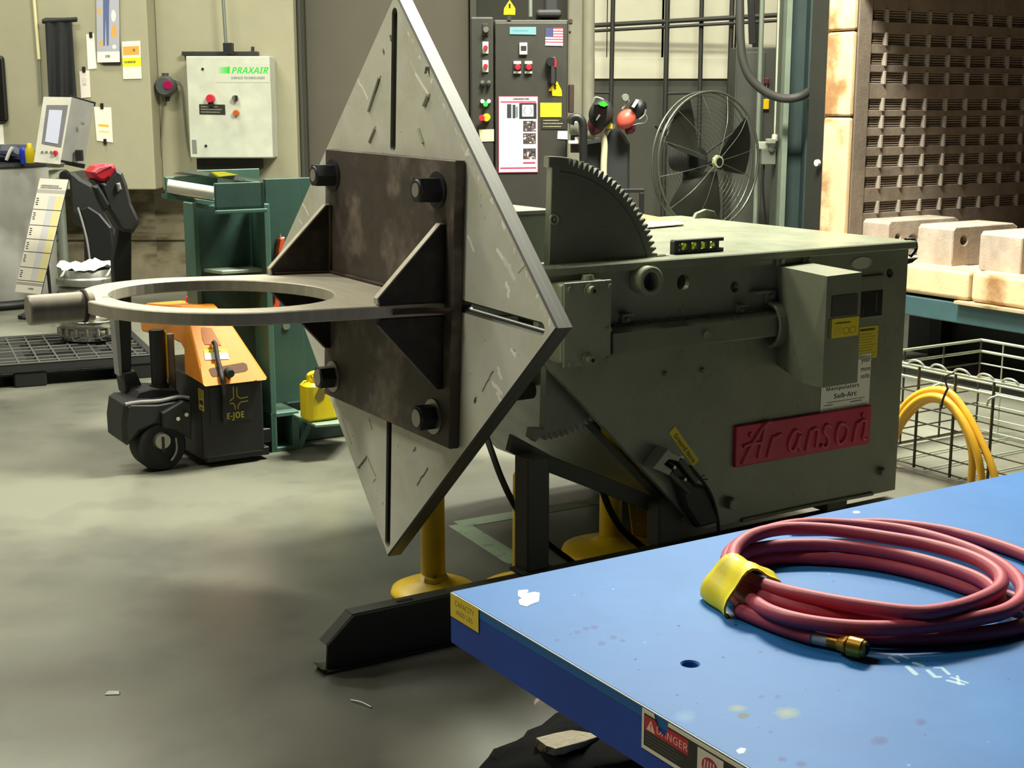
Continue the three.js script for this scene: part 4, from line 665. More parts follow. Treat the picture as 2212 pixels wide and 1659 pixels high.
// ---------- plastic pallet with flanges ----------
const PAL = { c: atH(345, 815, 0), rot: 23.9 * Math.PI / 180 };
{
  const t = new THREE.Group(); t.name = numbered('plastic_pallet'); scene.add(t); offs.set(t, [0, 0, 0]);
  t.userData = { label: 'black open-deck plastic pallet on the floor behind the pallet jack', category: 'pallet' };
  t.position.set(PAL.c[0], 0, -PAL.c[1]); t.rotation.y = PAL.rot;
  const W = 1.45, D = 1.05, top = .14;
  part('rim', [rb(-W, 0, .085, top, 0, .05, .01), rb(-W, 0, .085, top, D - .05, D, .01), rb(-W, -W + .05, .085, top, .05, D - .05, .01), rb(-.05, 0, .085, top, .05, D - .05, .01)], M.charcoal, t);
  const lip = mat(0x4d4d49, { r: .5 });
  for (let i = 1; i < 9; i++) part('deck_bar', rb(-W + .05, -.05, .105, top - .002, i * D / 9 - .009, i * D / 9 + .009, .003), i % 3 ? lip : M.charcoal, t);
  for (let i = 1; i < 13; i++) part('deck_rib', rb(-W + i * W / 13 - .006, -W + i * W / 13 + .006, .095, top - .001, .05, D - .05, .003), lip, t);
  for (const [x0, x1] of [[-W * .62, -W * .5], [-W * .3, -W * .2]]) part('deck_slab', rb(x0, x1, .1, top - .004, .12, D - .35, .006), M.black, t);
  part('rim_edge', [rb(-W, 0, top - .004, top + .003, -.003, .014, .002)], lip, t);
  for (const x of [-W + .1, -W / 2, -.12]) for (const d of [.08, D / 2, D - .1]) part('foot', rb(x - .09, x + .09, 0, .09, d - .07, d + .07, .012), M.black, t);
  part('under_deck', rb(-W + .06, -.06, .06, .075, .06, D - .06, .004), M.black, t);
}
{
  const a = atH(176, 742, .145), at = [a[0], .145, a[1] + .2], t = thing('flange_stack', 'stack of shiny machined pipe flanges under crumpled film on the plastic pallet', 'flange', 'w', at);
  const y = (px) => atD(176, px, at[2])[1] - .145;
  part('lower_flange', lathe([[.09, 0], [.17, 0], [.18, .008], [.183, .07], [.178, .076], [.198, .082], [.203, .088], [.203, .125], [.197, .132], [.15, .135], [.09, .135]], at, 56), M.chrome, t);
  for (let i = 0; i < 18; i++) { const q = i / 18 * 6.283; part('flange_bolt', cyl([at[0] + .19 * Math.cos(q), .145 + .04, at[2] + .19 * Math.sin(q)], [at[0] + .19 * Math.cos(q), .145 + .095, at[2] + .19 * Math.sin(q)], .012, .012, 10), M.chrome, t); }
  part('neck', lathe([[.09, .13], [.15, .135], [.14, .18], [.155, .25], [.175, .29], [.18, .34], [.1, .345]], at, 48), M.steel, t);
  part('upper_flange', lathe([[.1, .34], [.185, .345], [.19, .352], [.19, .385], [.183, .392], [.175, .40], [.172, .44], [.16, .445], [.1, .445]], at, 56), M.steel, t);
  const P = [], I = [], N = 40, K = 8, cx = at[0] + .01, cy = .145 + .448;
  for (let j = 0; j <= K; j++) for (let i = 0; i <= N; i++) { const q = i / N * 6.283, r = j / K * (.165 + .03 * vnoise(i % N * .5, 3, 64, 7)); P.push(cx + r * Math.cos(q), cy + .05 * vnoise(Math.cos(q) * r * 22 + 30, Math.sin(q) * r * 22 + 30, 99, 5) - (j === K ? .045 * vnoise(i % N * .8, 1, 64, 3) : 0), -(at[2] + r * Math.sin(q))); }
  for (let j = 0; j < K; j++) for (let i = 0; i < N; i++) { const q = j * (N + 1) + i; I.push(q, q + 1, q + N + 1, q + 1, q + N + 2, q + N + 1); }
  const g = new THREE.BufferGeometry(); g.setAttribute('position', new THREE.Float32BufferAttribute(P, 3)); g.setIndex(I); g.computeVertexNormals();
  const w = part('film', g.toNonIndexed(), M.plasticFilm, t);
  for (const [px, py] of [[135, 588], [233, 587]]) { const b = atD(px, py, at[2] - .17); part('film_tail', hull([[b[0] - .02, b[1] - .03, at[2] - .17], [b[0] + .012, b[1] + .02, at[2] - .165], [b[0] + .02, b[1] + .025, at[2] - .15], [b[0], b[1] - .02, at[2] - .14], [b[0] + .005, b[1] - .022, at[2] - .185]]), M.plasticFilm, w); }
}
// ---------- operator terminal and board ----------
{
  const D = 10.3, t = thing('operator_terminal', 'tilted white touchscreen terminal with red stop button on a slim stand', 'terminal', 'w', [atD(112, 600, 10.6)[0], 0, 10.6]);
  const B = (x, y, d) => [...atD(x, y, d), d];
  const box = part('case', hull([B(96, 209, D), B(155, 210, D), B(130, 354, D), B(75, 349, D), B(203, 224, D + .28), B(182, 352, D + .28), B(150, 212, D + .32), B(140, 345, D + .32)]), mat(0xa9a8a4, { r: .5 }), t);
  part('front_panel', hull([B(94, 209, D - .03), B(155, 210, D - .03), B(130, 355, D - .03), B(73, 350, D - .03), B(96, 209, D + .02), B(155, 210, D + .02), B(130, 354, D + .02), B(75, 349, D + .02)]), M.whitePaint, box);
  part('bezel', quadW([101, 227], [147, 227], [132, 318], [90, 310], D - .034), mat(0x86868a, { r: .4, side: 1 }), box);
  part('screen', quadW([106, 237], [135, 238], [125, 311], [97, 306], D - .038), M.screen, box);
  part('stop_button', knob(121, 330, D - .03, .017, .03), M.red, box);
  for (const x of [92, 101, 111]) part('push_button', knob(x, 328, D - .03, .008, .012), M.galv, box);
  part('black_edge', hull([B(150, 206, D - .01), B(205, 221, D + .3), B(203, 230, D + .3), B(152, 216, D - .01)].flatMap(p => [p, [p[0], p[1], p[2] + .03]])), M.black, box);
  part('black_edge', hull([B(130, 345, D - .01), B(182, 355, D + .28), B(180, 364, D + .28), B(128, 353, D - .01)].flatMap(p => [p, [p[0], p[1], p[2] + .03]])), M.black, box);
  part('socket', wbox(161, 324, 177, 348, D + .1, .05), M.black, box);
  for (const [x, y] of [[179, 266], [152, 284]]) part('lock', knob(x, y, D + .08, .013, .02), M.galv, box);
  part('neck', [wbox(104, 368, 136, 388, D + .1, .12), wbox(100, 352, 130, 362, D + .12, .1)], M.cabinet, t);
  part('swivel_knob', knob(143, 380, D + .06, .04, .06), M.black, t);
  const p = atD(118, 388, D + .2); part('stand_pole', cyl([p[0], .03, D + .3], [p[0], p[1], D + .3], .035, .035, 20), M.galv, t);
  part('stand_base', rb(p[0] - .3, p[0] + .3, 0, .035, D + .05, D + .6, .012), M.black, t);
}
{
  const D = 10.1, q = [[86, 385], [148, 388], [88, 636], [32, 630]], t = thing('instruction_board', 'narrow leaning white board with rows of coloured cells below the touchscreen', 'board', 'w', [...atD(60, 634, D), D]);
  part('backing', hull(q.map(a => wp(...a, D)).flatMap(a => [a, [a[0], a[1], a[2] + .02]])), mat(0x3a3a38), t);
  part('printed_face', quadW(...q, D - .002), printMat(256, 1024, (x, w, h) => {
    fillBg(x, w, h, '#e9e3d6'); greek(x, 24, 56, 210, 2, 18, '#6b6a68', 14); x.fillStyle = '#b9b4ad'; x.fillRect(0, 96, w, 34);
    const ys = [150, 280, 420, 545, 660, 800, 920];
    for (let i = 0; i < 6; i++) { const a = ys[i], b = ys[i + 1] || 930; x.fillStyle = '#d4d3d6'; x.fillRect(120, a, 64, b - a); x.fillStyle = '#e8dda2'; x.fillRect(184, a, 66, b - a); x.fillStyle = '#45433f'; x.fillRect(0, b - 8, w, 7); x.fillStyle = '#2f2d2a'; for (let k = 0; k < 4; k++) x.fillRect(10 + (k % 2) * 4, a + 24 + k * 18, 22, 9); }
    x.fillStyle = '#a9a59d'; x.fillRect(0, 930, w, 26); greek(x, 120, 976, 70, 1, 10, '#666', 16);
  }, { side: 1 }), t, { keepUV: true });
  part('rear_strut', cyl([...atD(95, 480, D + .05), D + .03], [atD(75, 480, D)[0], .02, D + .25], .012, .012, 10), M.black, t);
  part('foot', cyl([atD(20, 640, D)[0], .012, D + .25], [atD(130, 640, D)[0], .012, D + .25], .012, .012, 10), M.black, t);
}
{
  const D = 9.4, t = thing('black_cover', 'dark molded plastic machine cover standing behind the tiller', 'cover', 'w', [...[atD(205, 500, D)[0]], 0, D]);
  part('shroud', wpoly([[147, 372], [158, 372], [174, 386], [200, 400], [226, 448], [248, 490], [254, 520], [256, 640], [182, 640], [179, 494], [160, 486], [154, 480]], D, D + .3, .02), M.charcoal, t);
  part('inner_panel', wpoly([[172, 452], [190, 446], [215, 462], [240, 492], [246, 540], [246, 600], [192, 600], [186, 500]], D - .03, D + .01, .01), M.black, t);
  part('rib', tube([[168, 448], [178, 480], [188, 520], [194, 560]].map(q => wp(...q, D - .03)), .008, 20, 6), M.greyPaint, t);
  const a = atD(182, 640, D), b = atD(256, 640, D); part('base', rb(a[0], b[0], 0, a[1] + .02, D + .02, D + .28), M.black, t);
}
// ---------- grey tub and what lies on it ----------
{
  const D = 11.2, r = atD(101, 400, D)[0] - atD(-60, 400, D)[0], c = [atD(-60, 400, D)[0], 0, D + .1], y = p => atD(0, p, D - .3)[1];
  const t = thing('grey_tub', 'big pale grey plastic tub on a black base at the left edge', 'tub', 'w', c);
  part('drum', lathe([[.01, .06], [r * .96, .06], [r, y(380)], [r, y(362)]], c, 56), M.tub, t);
  part('lid', lathe([[r * 1.01, y(364)], [r * 1.02, y(352)], [.01, y(348)]], c, 56), M.charcoal, t);
  part('base_ring', lathe([[.01, 0], [r * 1.03, 0], [r * 1.04, .05], [r * .97, .07], [.01, .07]], c, 56), M.black, t);
  const D2 = 10.95;
  const b = thing('rolled_bag', 'dark blue-grey rolled vinyl bag lying on the grey tub', 'bag', 'w', [...atD(20, 350, D2), D2]);
  part('roll', wpoly([[-30, 350], [-30, 318], [0, 314], [28, 315], [46, 326], [54, 342], [56, 351]], D2, D2 + .35, .04), M.navy, b);
  part('pale_edge', tube([[27, 318], [20, 330], [14, 346]].map(q => wp(...q, D2 - .01)), .014, 14, 6), M.white, b);
  solo('yellow_bottle', 'small yellow bottle standing on the tub beside the terminal', 'bottle', 'w', [...atD(66, 352, D2), D2 - .1], [lathe([[.001, 0], [.035, 0], [.037, .1], [.02, .125], [.018, .15], [.001, .152]], [...atD(66, 352, D2 - .1), D2 - .1], 24)], M.yellowPlastic);
  solo('blue_cap', 'bright blue cap on the tub between bag and yellow bottle', 'cap', 'w', [...atD(52, 326, D2), D2 - .02], [lathe([[.001, -.1], [.034, -.1], [.036, 0], [.03, .025], [.001, .03]], [...atD(52, 326, D2 - .02), D2 - .02], 24)], M.blueBright);
}
// ---------- things on the booth wall ----------
const DWL = 11.9;
{
  const t = wth('wall_screen', 'dark rounded screen cut by the left picture edge', 'screen', 0, 190, DWL); part('body', wbox(-60, 120, 16, 264, DWL - .06, .06, .05), M.black, t); part('glass', wbox(-55, 128, 11, 256, DWL - .064, .01, .004), M.glassDark, t);
  solo('paper_sheet', 'white sheet under the dark screen at the left picture edge', 'paper', 'w', [...atD(-5, 290, DWL), DWL], wbox(-30, 268, 9, 312, DWL - .006, .004, 0), M.paper);
  const s = wth('black_curtain', 'black cloth strip hanging in folds from a rail on the wall', 'curtain', 130, 120, DWL);
  const P = [], I = [], nx = 24, ny = 16;
  for (let j = 0; j <= ny; j++) for (let i = 0; i <= nx; i++) { const f = j / ny, g = i / nx, x = (97 + 8 * f) + (58 + 3 * f) * g, y = 48 + 162 * f, p = wp(x, y, DWL - .09 - .02 * Math.sin(g * 14 + f * 1.5) * (.3 + f)); P.push(p[0], p[1], -p[2]); }
  for (let j = 0; j < ny; j++) for (let i = 0; i < nx; i++) { const q = j * (nx + 1) + i; I.push(q, q + nx + 1, q + 1, q + 1, q + nx + 1, q + nx + 2); }
  const g = new THREE.BufferGeometry(); g.setAttribute('position', new THREE.Float32BufferAttribute(P, 3)); g.setIndex(I); g.computeVertexNormals();
  part('cloth', g, mat(0x232427, { r: .85, side: 1 }), s); part('rail', [cyl(wp(92, 46, DWL - .08), wp(166, 42, DWL - .08), .02, .02, 14), wbox(94, 38, 150, 50, DWL - .06, .06, .01)], M.charcoal, s);
  const pipe = wth('wall_pipe', 'thin cream pipe running down the wall at the far left', 'pipe', 80, 100, DWL); part('upper_tube', cyl(wp(66, -90, DWL - .03), wp(84, 128, DWL - .03), .014, .014, 14), mat(0xe6dfae, { r: .4 }), pipe); part('lower_tube', cyl(wp(84, 128, DWL - .03), wp(89, 225, DWL - .03), .008, .008, 12), M.galv, pipe);
  const sheet = (label, q, D, draw, clip) => { const s = wth('paper_notice', label, 'paper', (q[0][0] + q[1][0]) / 2, (q[0][1] + q[2][1]) / 2, D, 'notices taped to the booth wall'); const e = [q[0], q[1], q[2], q[3]].map(a => wp(...a, D)); part('sheet', hull(e.flatMap(a => [a, [a[0], a[1], a[2] + .002]])), M.paper, s); if (draw) part('print', quadW(...q, D - .002), printMat(128, 256, draw), s, { keepUV: true }); for (const c of clip) part('clip', wbox(c[0] - 3, c[1] - 6, c[0] + 4, c[1] + 6, D - .014, .016, .002), M.black, s); return s; };
  const D = DWL - .006;
  sheet('long blank paper strip clipped left of the framed poster', [[186, 74], [203, 72], [209, 148], [190, 150]], D, null, [[195, 75]]);
  sheet('small grey-printed paper tag hung under a black clip', [[171, 154], [193, 152], [196, 210], [175, 212]], D, (x, w, h) => { fillBg(x, w, h, '#e6ddd2'); greek(x, 20, 70, 80, 3, 16, '#a9a39a', 6); greek(x, 30, 118, 60, 2, 14, '#8a857c', 8); }, [[180, 150]]);
  sheet('white notice with two yellow lines taped near the terminal', [[203, 231], [240, 232], [244, 308], [209, 304]], D, (x, w, h) => { fillBg(x, w, h, '#f1ecd8'); x.fillStyle = '#e2b63a'; x.fillRect(22, 128, 80, 18); x.fillStyle = '#ead27e'; x.fillRect(22, 176, 80, 14); }, [[219, 229], [226, 306]]);
  sheet('white notice with an orange picture and yellow band beside the poster', [[263, 90], [303, 88], [306, 170], [266, 171]], D, (x, w, h) => { fillBg(x, w, h, '#e9e3d6'); x.fillStyle = '#d8a24a'; x.fillRect(6, 34, 112, 60); x.fillStyle = '#8a6a2a'; x.fillRect(74, 52, 16, 18); x.fillStyle = '#ecdf1e'; x.fillRect(0, 112, w, 60); greek(x, 12, 134, 104, 1, 10, '#6b6412', 14); }, []);
  const po = wth('framed_poster', 'tall framed poster with a blue figure and orange panels on the wall', 'poster', 232, 60, D); part('frame', [wbox(205, -130, 261, 139, D - .016, .02, .003)], M.black, po);
  part('print', quadW([206, -125], [255, -125], [259, 134], [210, 135], D - .0175), printMat(200, 1000, (x, w, h) => { fillBg(x, w, h, '#a9abb6'); x.fillStyle = '#56648e'; x.beginPath(); x.moveTo(60, 380); x.lineTo(120, 380); x.lineTo(112, 560); x.lineTo(104, 860); x.lineTo(86, 860); x.lineTo(80, 620); x.lineTo(70, 860); x.lineTo(56, 860); x.fill(); x.fillStyle = '#d9a04a'; x.fillRect(134, 690, 40, 100); x.fillRect(8, 550, 30, 44); x.fillRect(20, 820, 30, 40); x.fillStyle = '#e6e2d6'; x.beginPath(); x.arc(152, 870, 18, 0, 7); x.fill(); x.beginPath(); x.ellipse(150, 610, 20, 50, 0, 0, 7); x.fill(); x.fillStyle = '#ece8dc'; x.fillRect(0, 910, w, 90); greek(x, 70, 938, 60, 1, 10, '#77746a', 24); }, { side: 1 }), po, { keepUV: true });
}
{
  const D = 12.15, t = wth('gas_detector', 'round dark grey gas detector with a magenta lens on the booth corner', 'detector', 352, 185, D - .15), c = atD(352, 186, D - .2);
  part('body', [cyl([...c, D], [...c, D - .1], .075, .075, 28), cyl([...c, D - .1], [...c, D - .17], .088, .07, 28), cyl([c[0] - .1, c[1] + .03, D - .06], [c[0] - .03, c[1] + .03, D - .06], .022, .022, 16), cyl([c[0] - .01, c[1] + .06, D - .06], [c[0] - .01, c[1] + .11, D - .06], .026, .03, 16)], mat(0x5d6160, { r: .35, m: .3 }), t);
  part('lens', cyl([c[0] + .035, c[1] + .01, D - .165], [c[0] + .04, c[1] + .01, D - .185], .04, .034, 24), mat(0x7c1440, { r: .2, e: 0xc0105a, ei: .25 }), t);
  part('sensor', cyl([c[0], c[1] - .07, D - .06], [c[0], c[1] - .125, D - .06], .022, .016, 16), M.black, t);
  solo('thin_cable', 'thin cable dropping from the detector to the wall base', 'cable', 'w', wp(348, 300, D), tube([[353, 214], [352, 245], [349, 300], [345, 350], [338, 395], [340, 412]].map(q => wp(...q, D - .03)), .0055, 40, 6), M.kick);
  solo('thin_cable', 'thin cable arching from the detector down along the panel box', 'cable', 'w', wp(395, 250, D), tube([[376, 172], [388, 178], [393, 200], [398, 250], [404, 310], [410, 340]].map(q => wp(...q, D - .04)), .007, 40, 6), M.galv);
}
{
  const D = 11.86, t = wth('wall_enclosure', 'pale grey wall enclosure with green lettering and a red mushroom button', 'enclosure', 495, 230, D);
  part('body', wbox(402, 121, 590, 342, D + .02, .26, .012), M.cabinet, t);
  const door = part('door', wbox(401, 121, 590, 341, D, .022, .01), M.cabinet, t);
  part('back_frame', wbox(392, 111, 556, 120, D + .2, .12, .004), M.darkSteel, t); part('lower_bracket', wbox(424, 342, 564, 366, D + .16, .12, .006), M.darkSteel, t);
  part('frame_stud', cyl(wp(546, 112, D + .22), wp(546, 101, D + .22), .014, .014, 10), M.darkSteel, t);
  part('logo', quadW([466, 138], [582, 138], [582, 178], [466, 178], D - .002), printMat(460, 160, (x, w, h) => { fillBg(x, w, h, '#bec2b2'); for (let i = 0; i < 22; i++) { x.fillStyle = 'rgba(40,190,40,' + (i / 22) + ')'; x.fillRect(10 + i * 5, 26 + (i % 3), 5, 56); } x.fillStyle = '#1fbf2c'; x.fillRect(104, 22, 16, 62); txt(x, 'PRAXAIR', 288, 56, 76, '#2fbe33', { b: 1, i: 1, w: 330 }); txt(x, 'SURFACE TECHNOLOGIES', 276, 122, 30, '#55574f', { b: 1, w: 290 }); }), door, { keepUV: true });
  part('mushroom_button', [...knob(456, 213, D, .036, .06)], M.red, door);
  part('button_stem', wbox(449, 222, 462, 230, D - .03, .03), M.charcoal, door);
  part('black_label', quadW([430, 225], [486, 226], [487, 248], [431, 247], D - .003), printMat(220, 90, (x, w, h) => { fillBg(x, w, h, '#1d1b14'); greek(x, 14, 16, 190, 3, 24, '#8f8c78', 9); }), door, { keepUV: true });
  part('selector_switch', knob(509, 212, D, .026, .05), M.steel, door); part('switch_lever', wbox(507, 206, 513, 219, D - .06, .02), M.black, door);
  part('amber_button', knob(511, 244, D, .026, .045), mat(0xc25a1c, { r: .35 }), door);
  for (const [x, y] of [[438, 149], [445, 315]]) part('lock', knob(x, y, D, .011, .012), M.black, door);
  part('grey_patch', quadW([414, 302], [424, 302], [426, 332], [416, 332], D - .002), mat(0x80827a, { side: 1 }), door);
  part('gland_box', wbox(481, 92, 501, 116, D + .06, .1), M.black, t);
  const c = wth('conduit', 'thin pale conduit rising above the wall enclosure', 'conduit', 484, 40, D + .1); part('tube', cyl(wp(476, -90, D + .1), wp(488, 93, D + .1), .014, .014, 12), M.galv, c);
}
// ---------- green steel stand ----------
{
  const c = mH(588, 978, 0), U0 = c[0], V0 = c[1], t = thing('green_stand', 'green welded steel stand with a tray box on top and a small shelf', 'stand', 'm', [U0, 0, V0]);
  const wv = mU(557, 900, U0)[0] - V0, hT = mV(580, 440, V0)[1];
  part('column_flange', rb(U0, U0 + .03, .0, hT, V0, V0 + wv, .005), M.green, t);
  part('column_web', rb(U0 + .03, U0 + .2, .22, mV(640, 386, V0)[1], V0 + .05, V0 + .075, .004), M.greenShaded, t);
  part('side_plate', rb(U0 + .2, U0 + .95, .22, mV(640, 386, V0)[1], V0 + .06, V0 + .085, .004), M.greenShaded, t);
  { const a = mV(588, 894, V0), b = mV(640, 962, V0); part('foot_tube', exV([[U0, .0], [U0 + .14, .0], [U0 + .14, a[1]], [U0, a[1]]], V0, V0 + .3, [[[U0 + .022, .02], [U0 + .022, a[1] - .02], [U0 + .105, a[1] - .02], [U0 + .105, .02]]]), M.green, t); part('foot_dark_insert', rb(U0 + .02, U0 + .12, .01, a[1] - .01, V0 + .1, V0 + .12, 0), M.black, t); }  // black insert stands in for the shade inside the open tube end
  part('lower_beam', rb(U0 + .14, U0 + .95, .0, .2, V0 + .12, V0 + .3, .008), M.greenShaded, t);
  const V1 = V0 + wv + .01, uL = mV(428, 600, V1)[0], h1 = mV(500, 436, V1)[1];
  part('rear_plate', rb(uL, U0 + .02, .2, h1, V1, V1 + .02, .004), M.greenShaded, t);
  part('rear_flange', rb(uL - .012, uL + .012, .0, h1, V1 - .012, V1 + .13, .005), M.green, t);
  { const a = mV(478, 578, V1 - .12), b = mV(556, 590, V1 - .12); part('ledge', exH([[a[0] - .04, V1], [a[0], V1 - .13], [b[0] + .02, V1 - .13], [b[0] + .02, V1]], a[1] - .03, a[1] - .015), mat(0x93a590, { r: .4 }), t); }
  const Vt = V0 - .16, a = mV(464, 396, Vt), b = mV(572, 452, Vt);
  const tray = part('tray_box', [rb(a[0], b[0], b[1], a[1], Vt, Vt + .02), rb(a[0], b[0], b[1], b[1] + .02, Vt, Vt + .3), rb(b[0] - .02, b[0], b[1], a[1], Vt, Vt + .32)], M.greenShaded, t);
  part('tray_lip', rb(a[0] - .004, b[0] + .01, b[1] - .012, b[1] + .004, Vt - .012, Vt + .01, .004), M.green, tray);
  const Vc = V0 + .02, d = mV(355, 384, Vc), e = mV(470, 434, Vc);
  part('channel', [exV([[357, 383], [470, 378], [470, 436], [360, 432]].map(q => mV(...q, Vc + .06)), Vc + .06, Vc + .08), exV([[360, 420], [470, 436], [470, 446], [362, 430]].map(q => mV(...q, Vc)), Vc, Vc + .08)], M.green, t);
  part('roller', cyl([...mV(362, 402, Vc + .02), Vc + .02], [...mV(464, 418, Vc - .06), Vc - .06], .03, .03, 20), M.whitePaint, t);
  part('back_plate', exV([[425, 368], [560, 364], [560, 400], [425, 396]].map(q => mV(...q, V0 + .2)), V0 + .2, V0 + .215), M.green, t);
  const ps = [[390, 371], [412, 367], [568, 388], [566, 394], [545, 395]].map(q => [...mV(...q, V0 + .03), V0 + .03]); part('sloped_plate', hull([...ps, ...ps.map(p => [p[0], p[1] - .012, p[2] + .1])]), M.galv, t);
  const sh = [[628, 893], [682, 919], [740, 914], [775, 880], [700, 872]].map(q => mH(...q, .17)); part('shelf', exH(sh.reverse(), .16, .172), mat(0x7f9683, { r: .45 }), t);
  part('shelf_brace', exV([[664, 912], [676, 914], [652, 972], [640, 972]].map(q => mV(...q, V0 + .0)), V0 - .0, V0 + .1), M.green, t);
  part('corner_tag', cyl([...mV(618, 704, V0 + .05), V0 + .06], [...mV(618, 704, V0 + .05), V0 + .045], .018, .018, 16), M.galv, t);
  solo('yellow_sheet', 'bright yellow paper lying on the sloped plate of the green stand', 'paper', 'm', [...mV(485, 380, V0), V0], (() => { const q = [[455, 375], [480, 374], [510, 381], [470, 385]].map(p => [...mV(...p, V0 + .025), V0 + .0]); return hull([...q.map(p => [p[0], p[1] + .008, p[2]]), ...q.map(p => [p[0], p[1] + .002, p[2] + .06])]); })(), mat(0xe6e03a, { r: .7 }));
  // jug on the shelf
  const j = mH(692, 905, .172), J = thing('yellow_jug', 'dirty yellow plastic jug with a screw cap on the green shelf', 'jug', 'm', [j[0], .172, j[1]]);
  const hj = mV(690, 822, j[1])[1];
  part('body', [exH(circ(0, 0, 1, 28).map(([x, y]) => [j[0] + .085 * Math.sign(x) * Math.abs(x) ** .5, j[1] + .06 * Math.sign(y) * Math.abs(y) ** .5]), .173, hj, [], .016)], M.yellowPlastic, J);
  part('handle', tube([[j[0] - .05, hj - .005, j[1]], [j[0] - .05, hj + .03, j[1]], [j[0], hj + .035, j[1]], [j[0] + .04, hj - .004, j[1]]], .012, 24, 8), M.yellowPlastic, J);
  part('cap', cyl([j[0] - .03, hj - .002, j[1] - .03], [j[0] - .03, hj + .03, j[1] - .03], .02, .018, 16), M.yellowPlastic, J);
  part('grime_patch', exV([[690, 835], [704, 842], [700, 862], [688, 870], [680, 858]].map(q => mV(...q, j[1] - .061)), j[1] - .0615, j[1] - .058, [], .0004), mat(0x6b6420, { r: .8 }), J);
  // orange strap hanging on the plate
  const o = thing('orange_strap', 'orange ratchet strap hanging on the green plate behind the faceplate', 'strap', 'm', [U0 + .1, 1.0, V0]);
  part('webbing', exV([[604, 516], [613, 514], [612, 600], [600, 668], [585, 672], [592, 655], [600, 600], [600, 540]].map(q => mV(...q, V0 + .03)), V0 + .02, V0 + .055), M.orangeStrap, o);
  part('hook', tube([[604, 505], [605, 513], [614, 514]].map(q => [...mV(...q, V0 + .04), V0 + .04]), .005, 12, 6), M.galv, o);
}

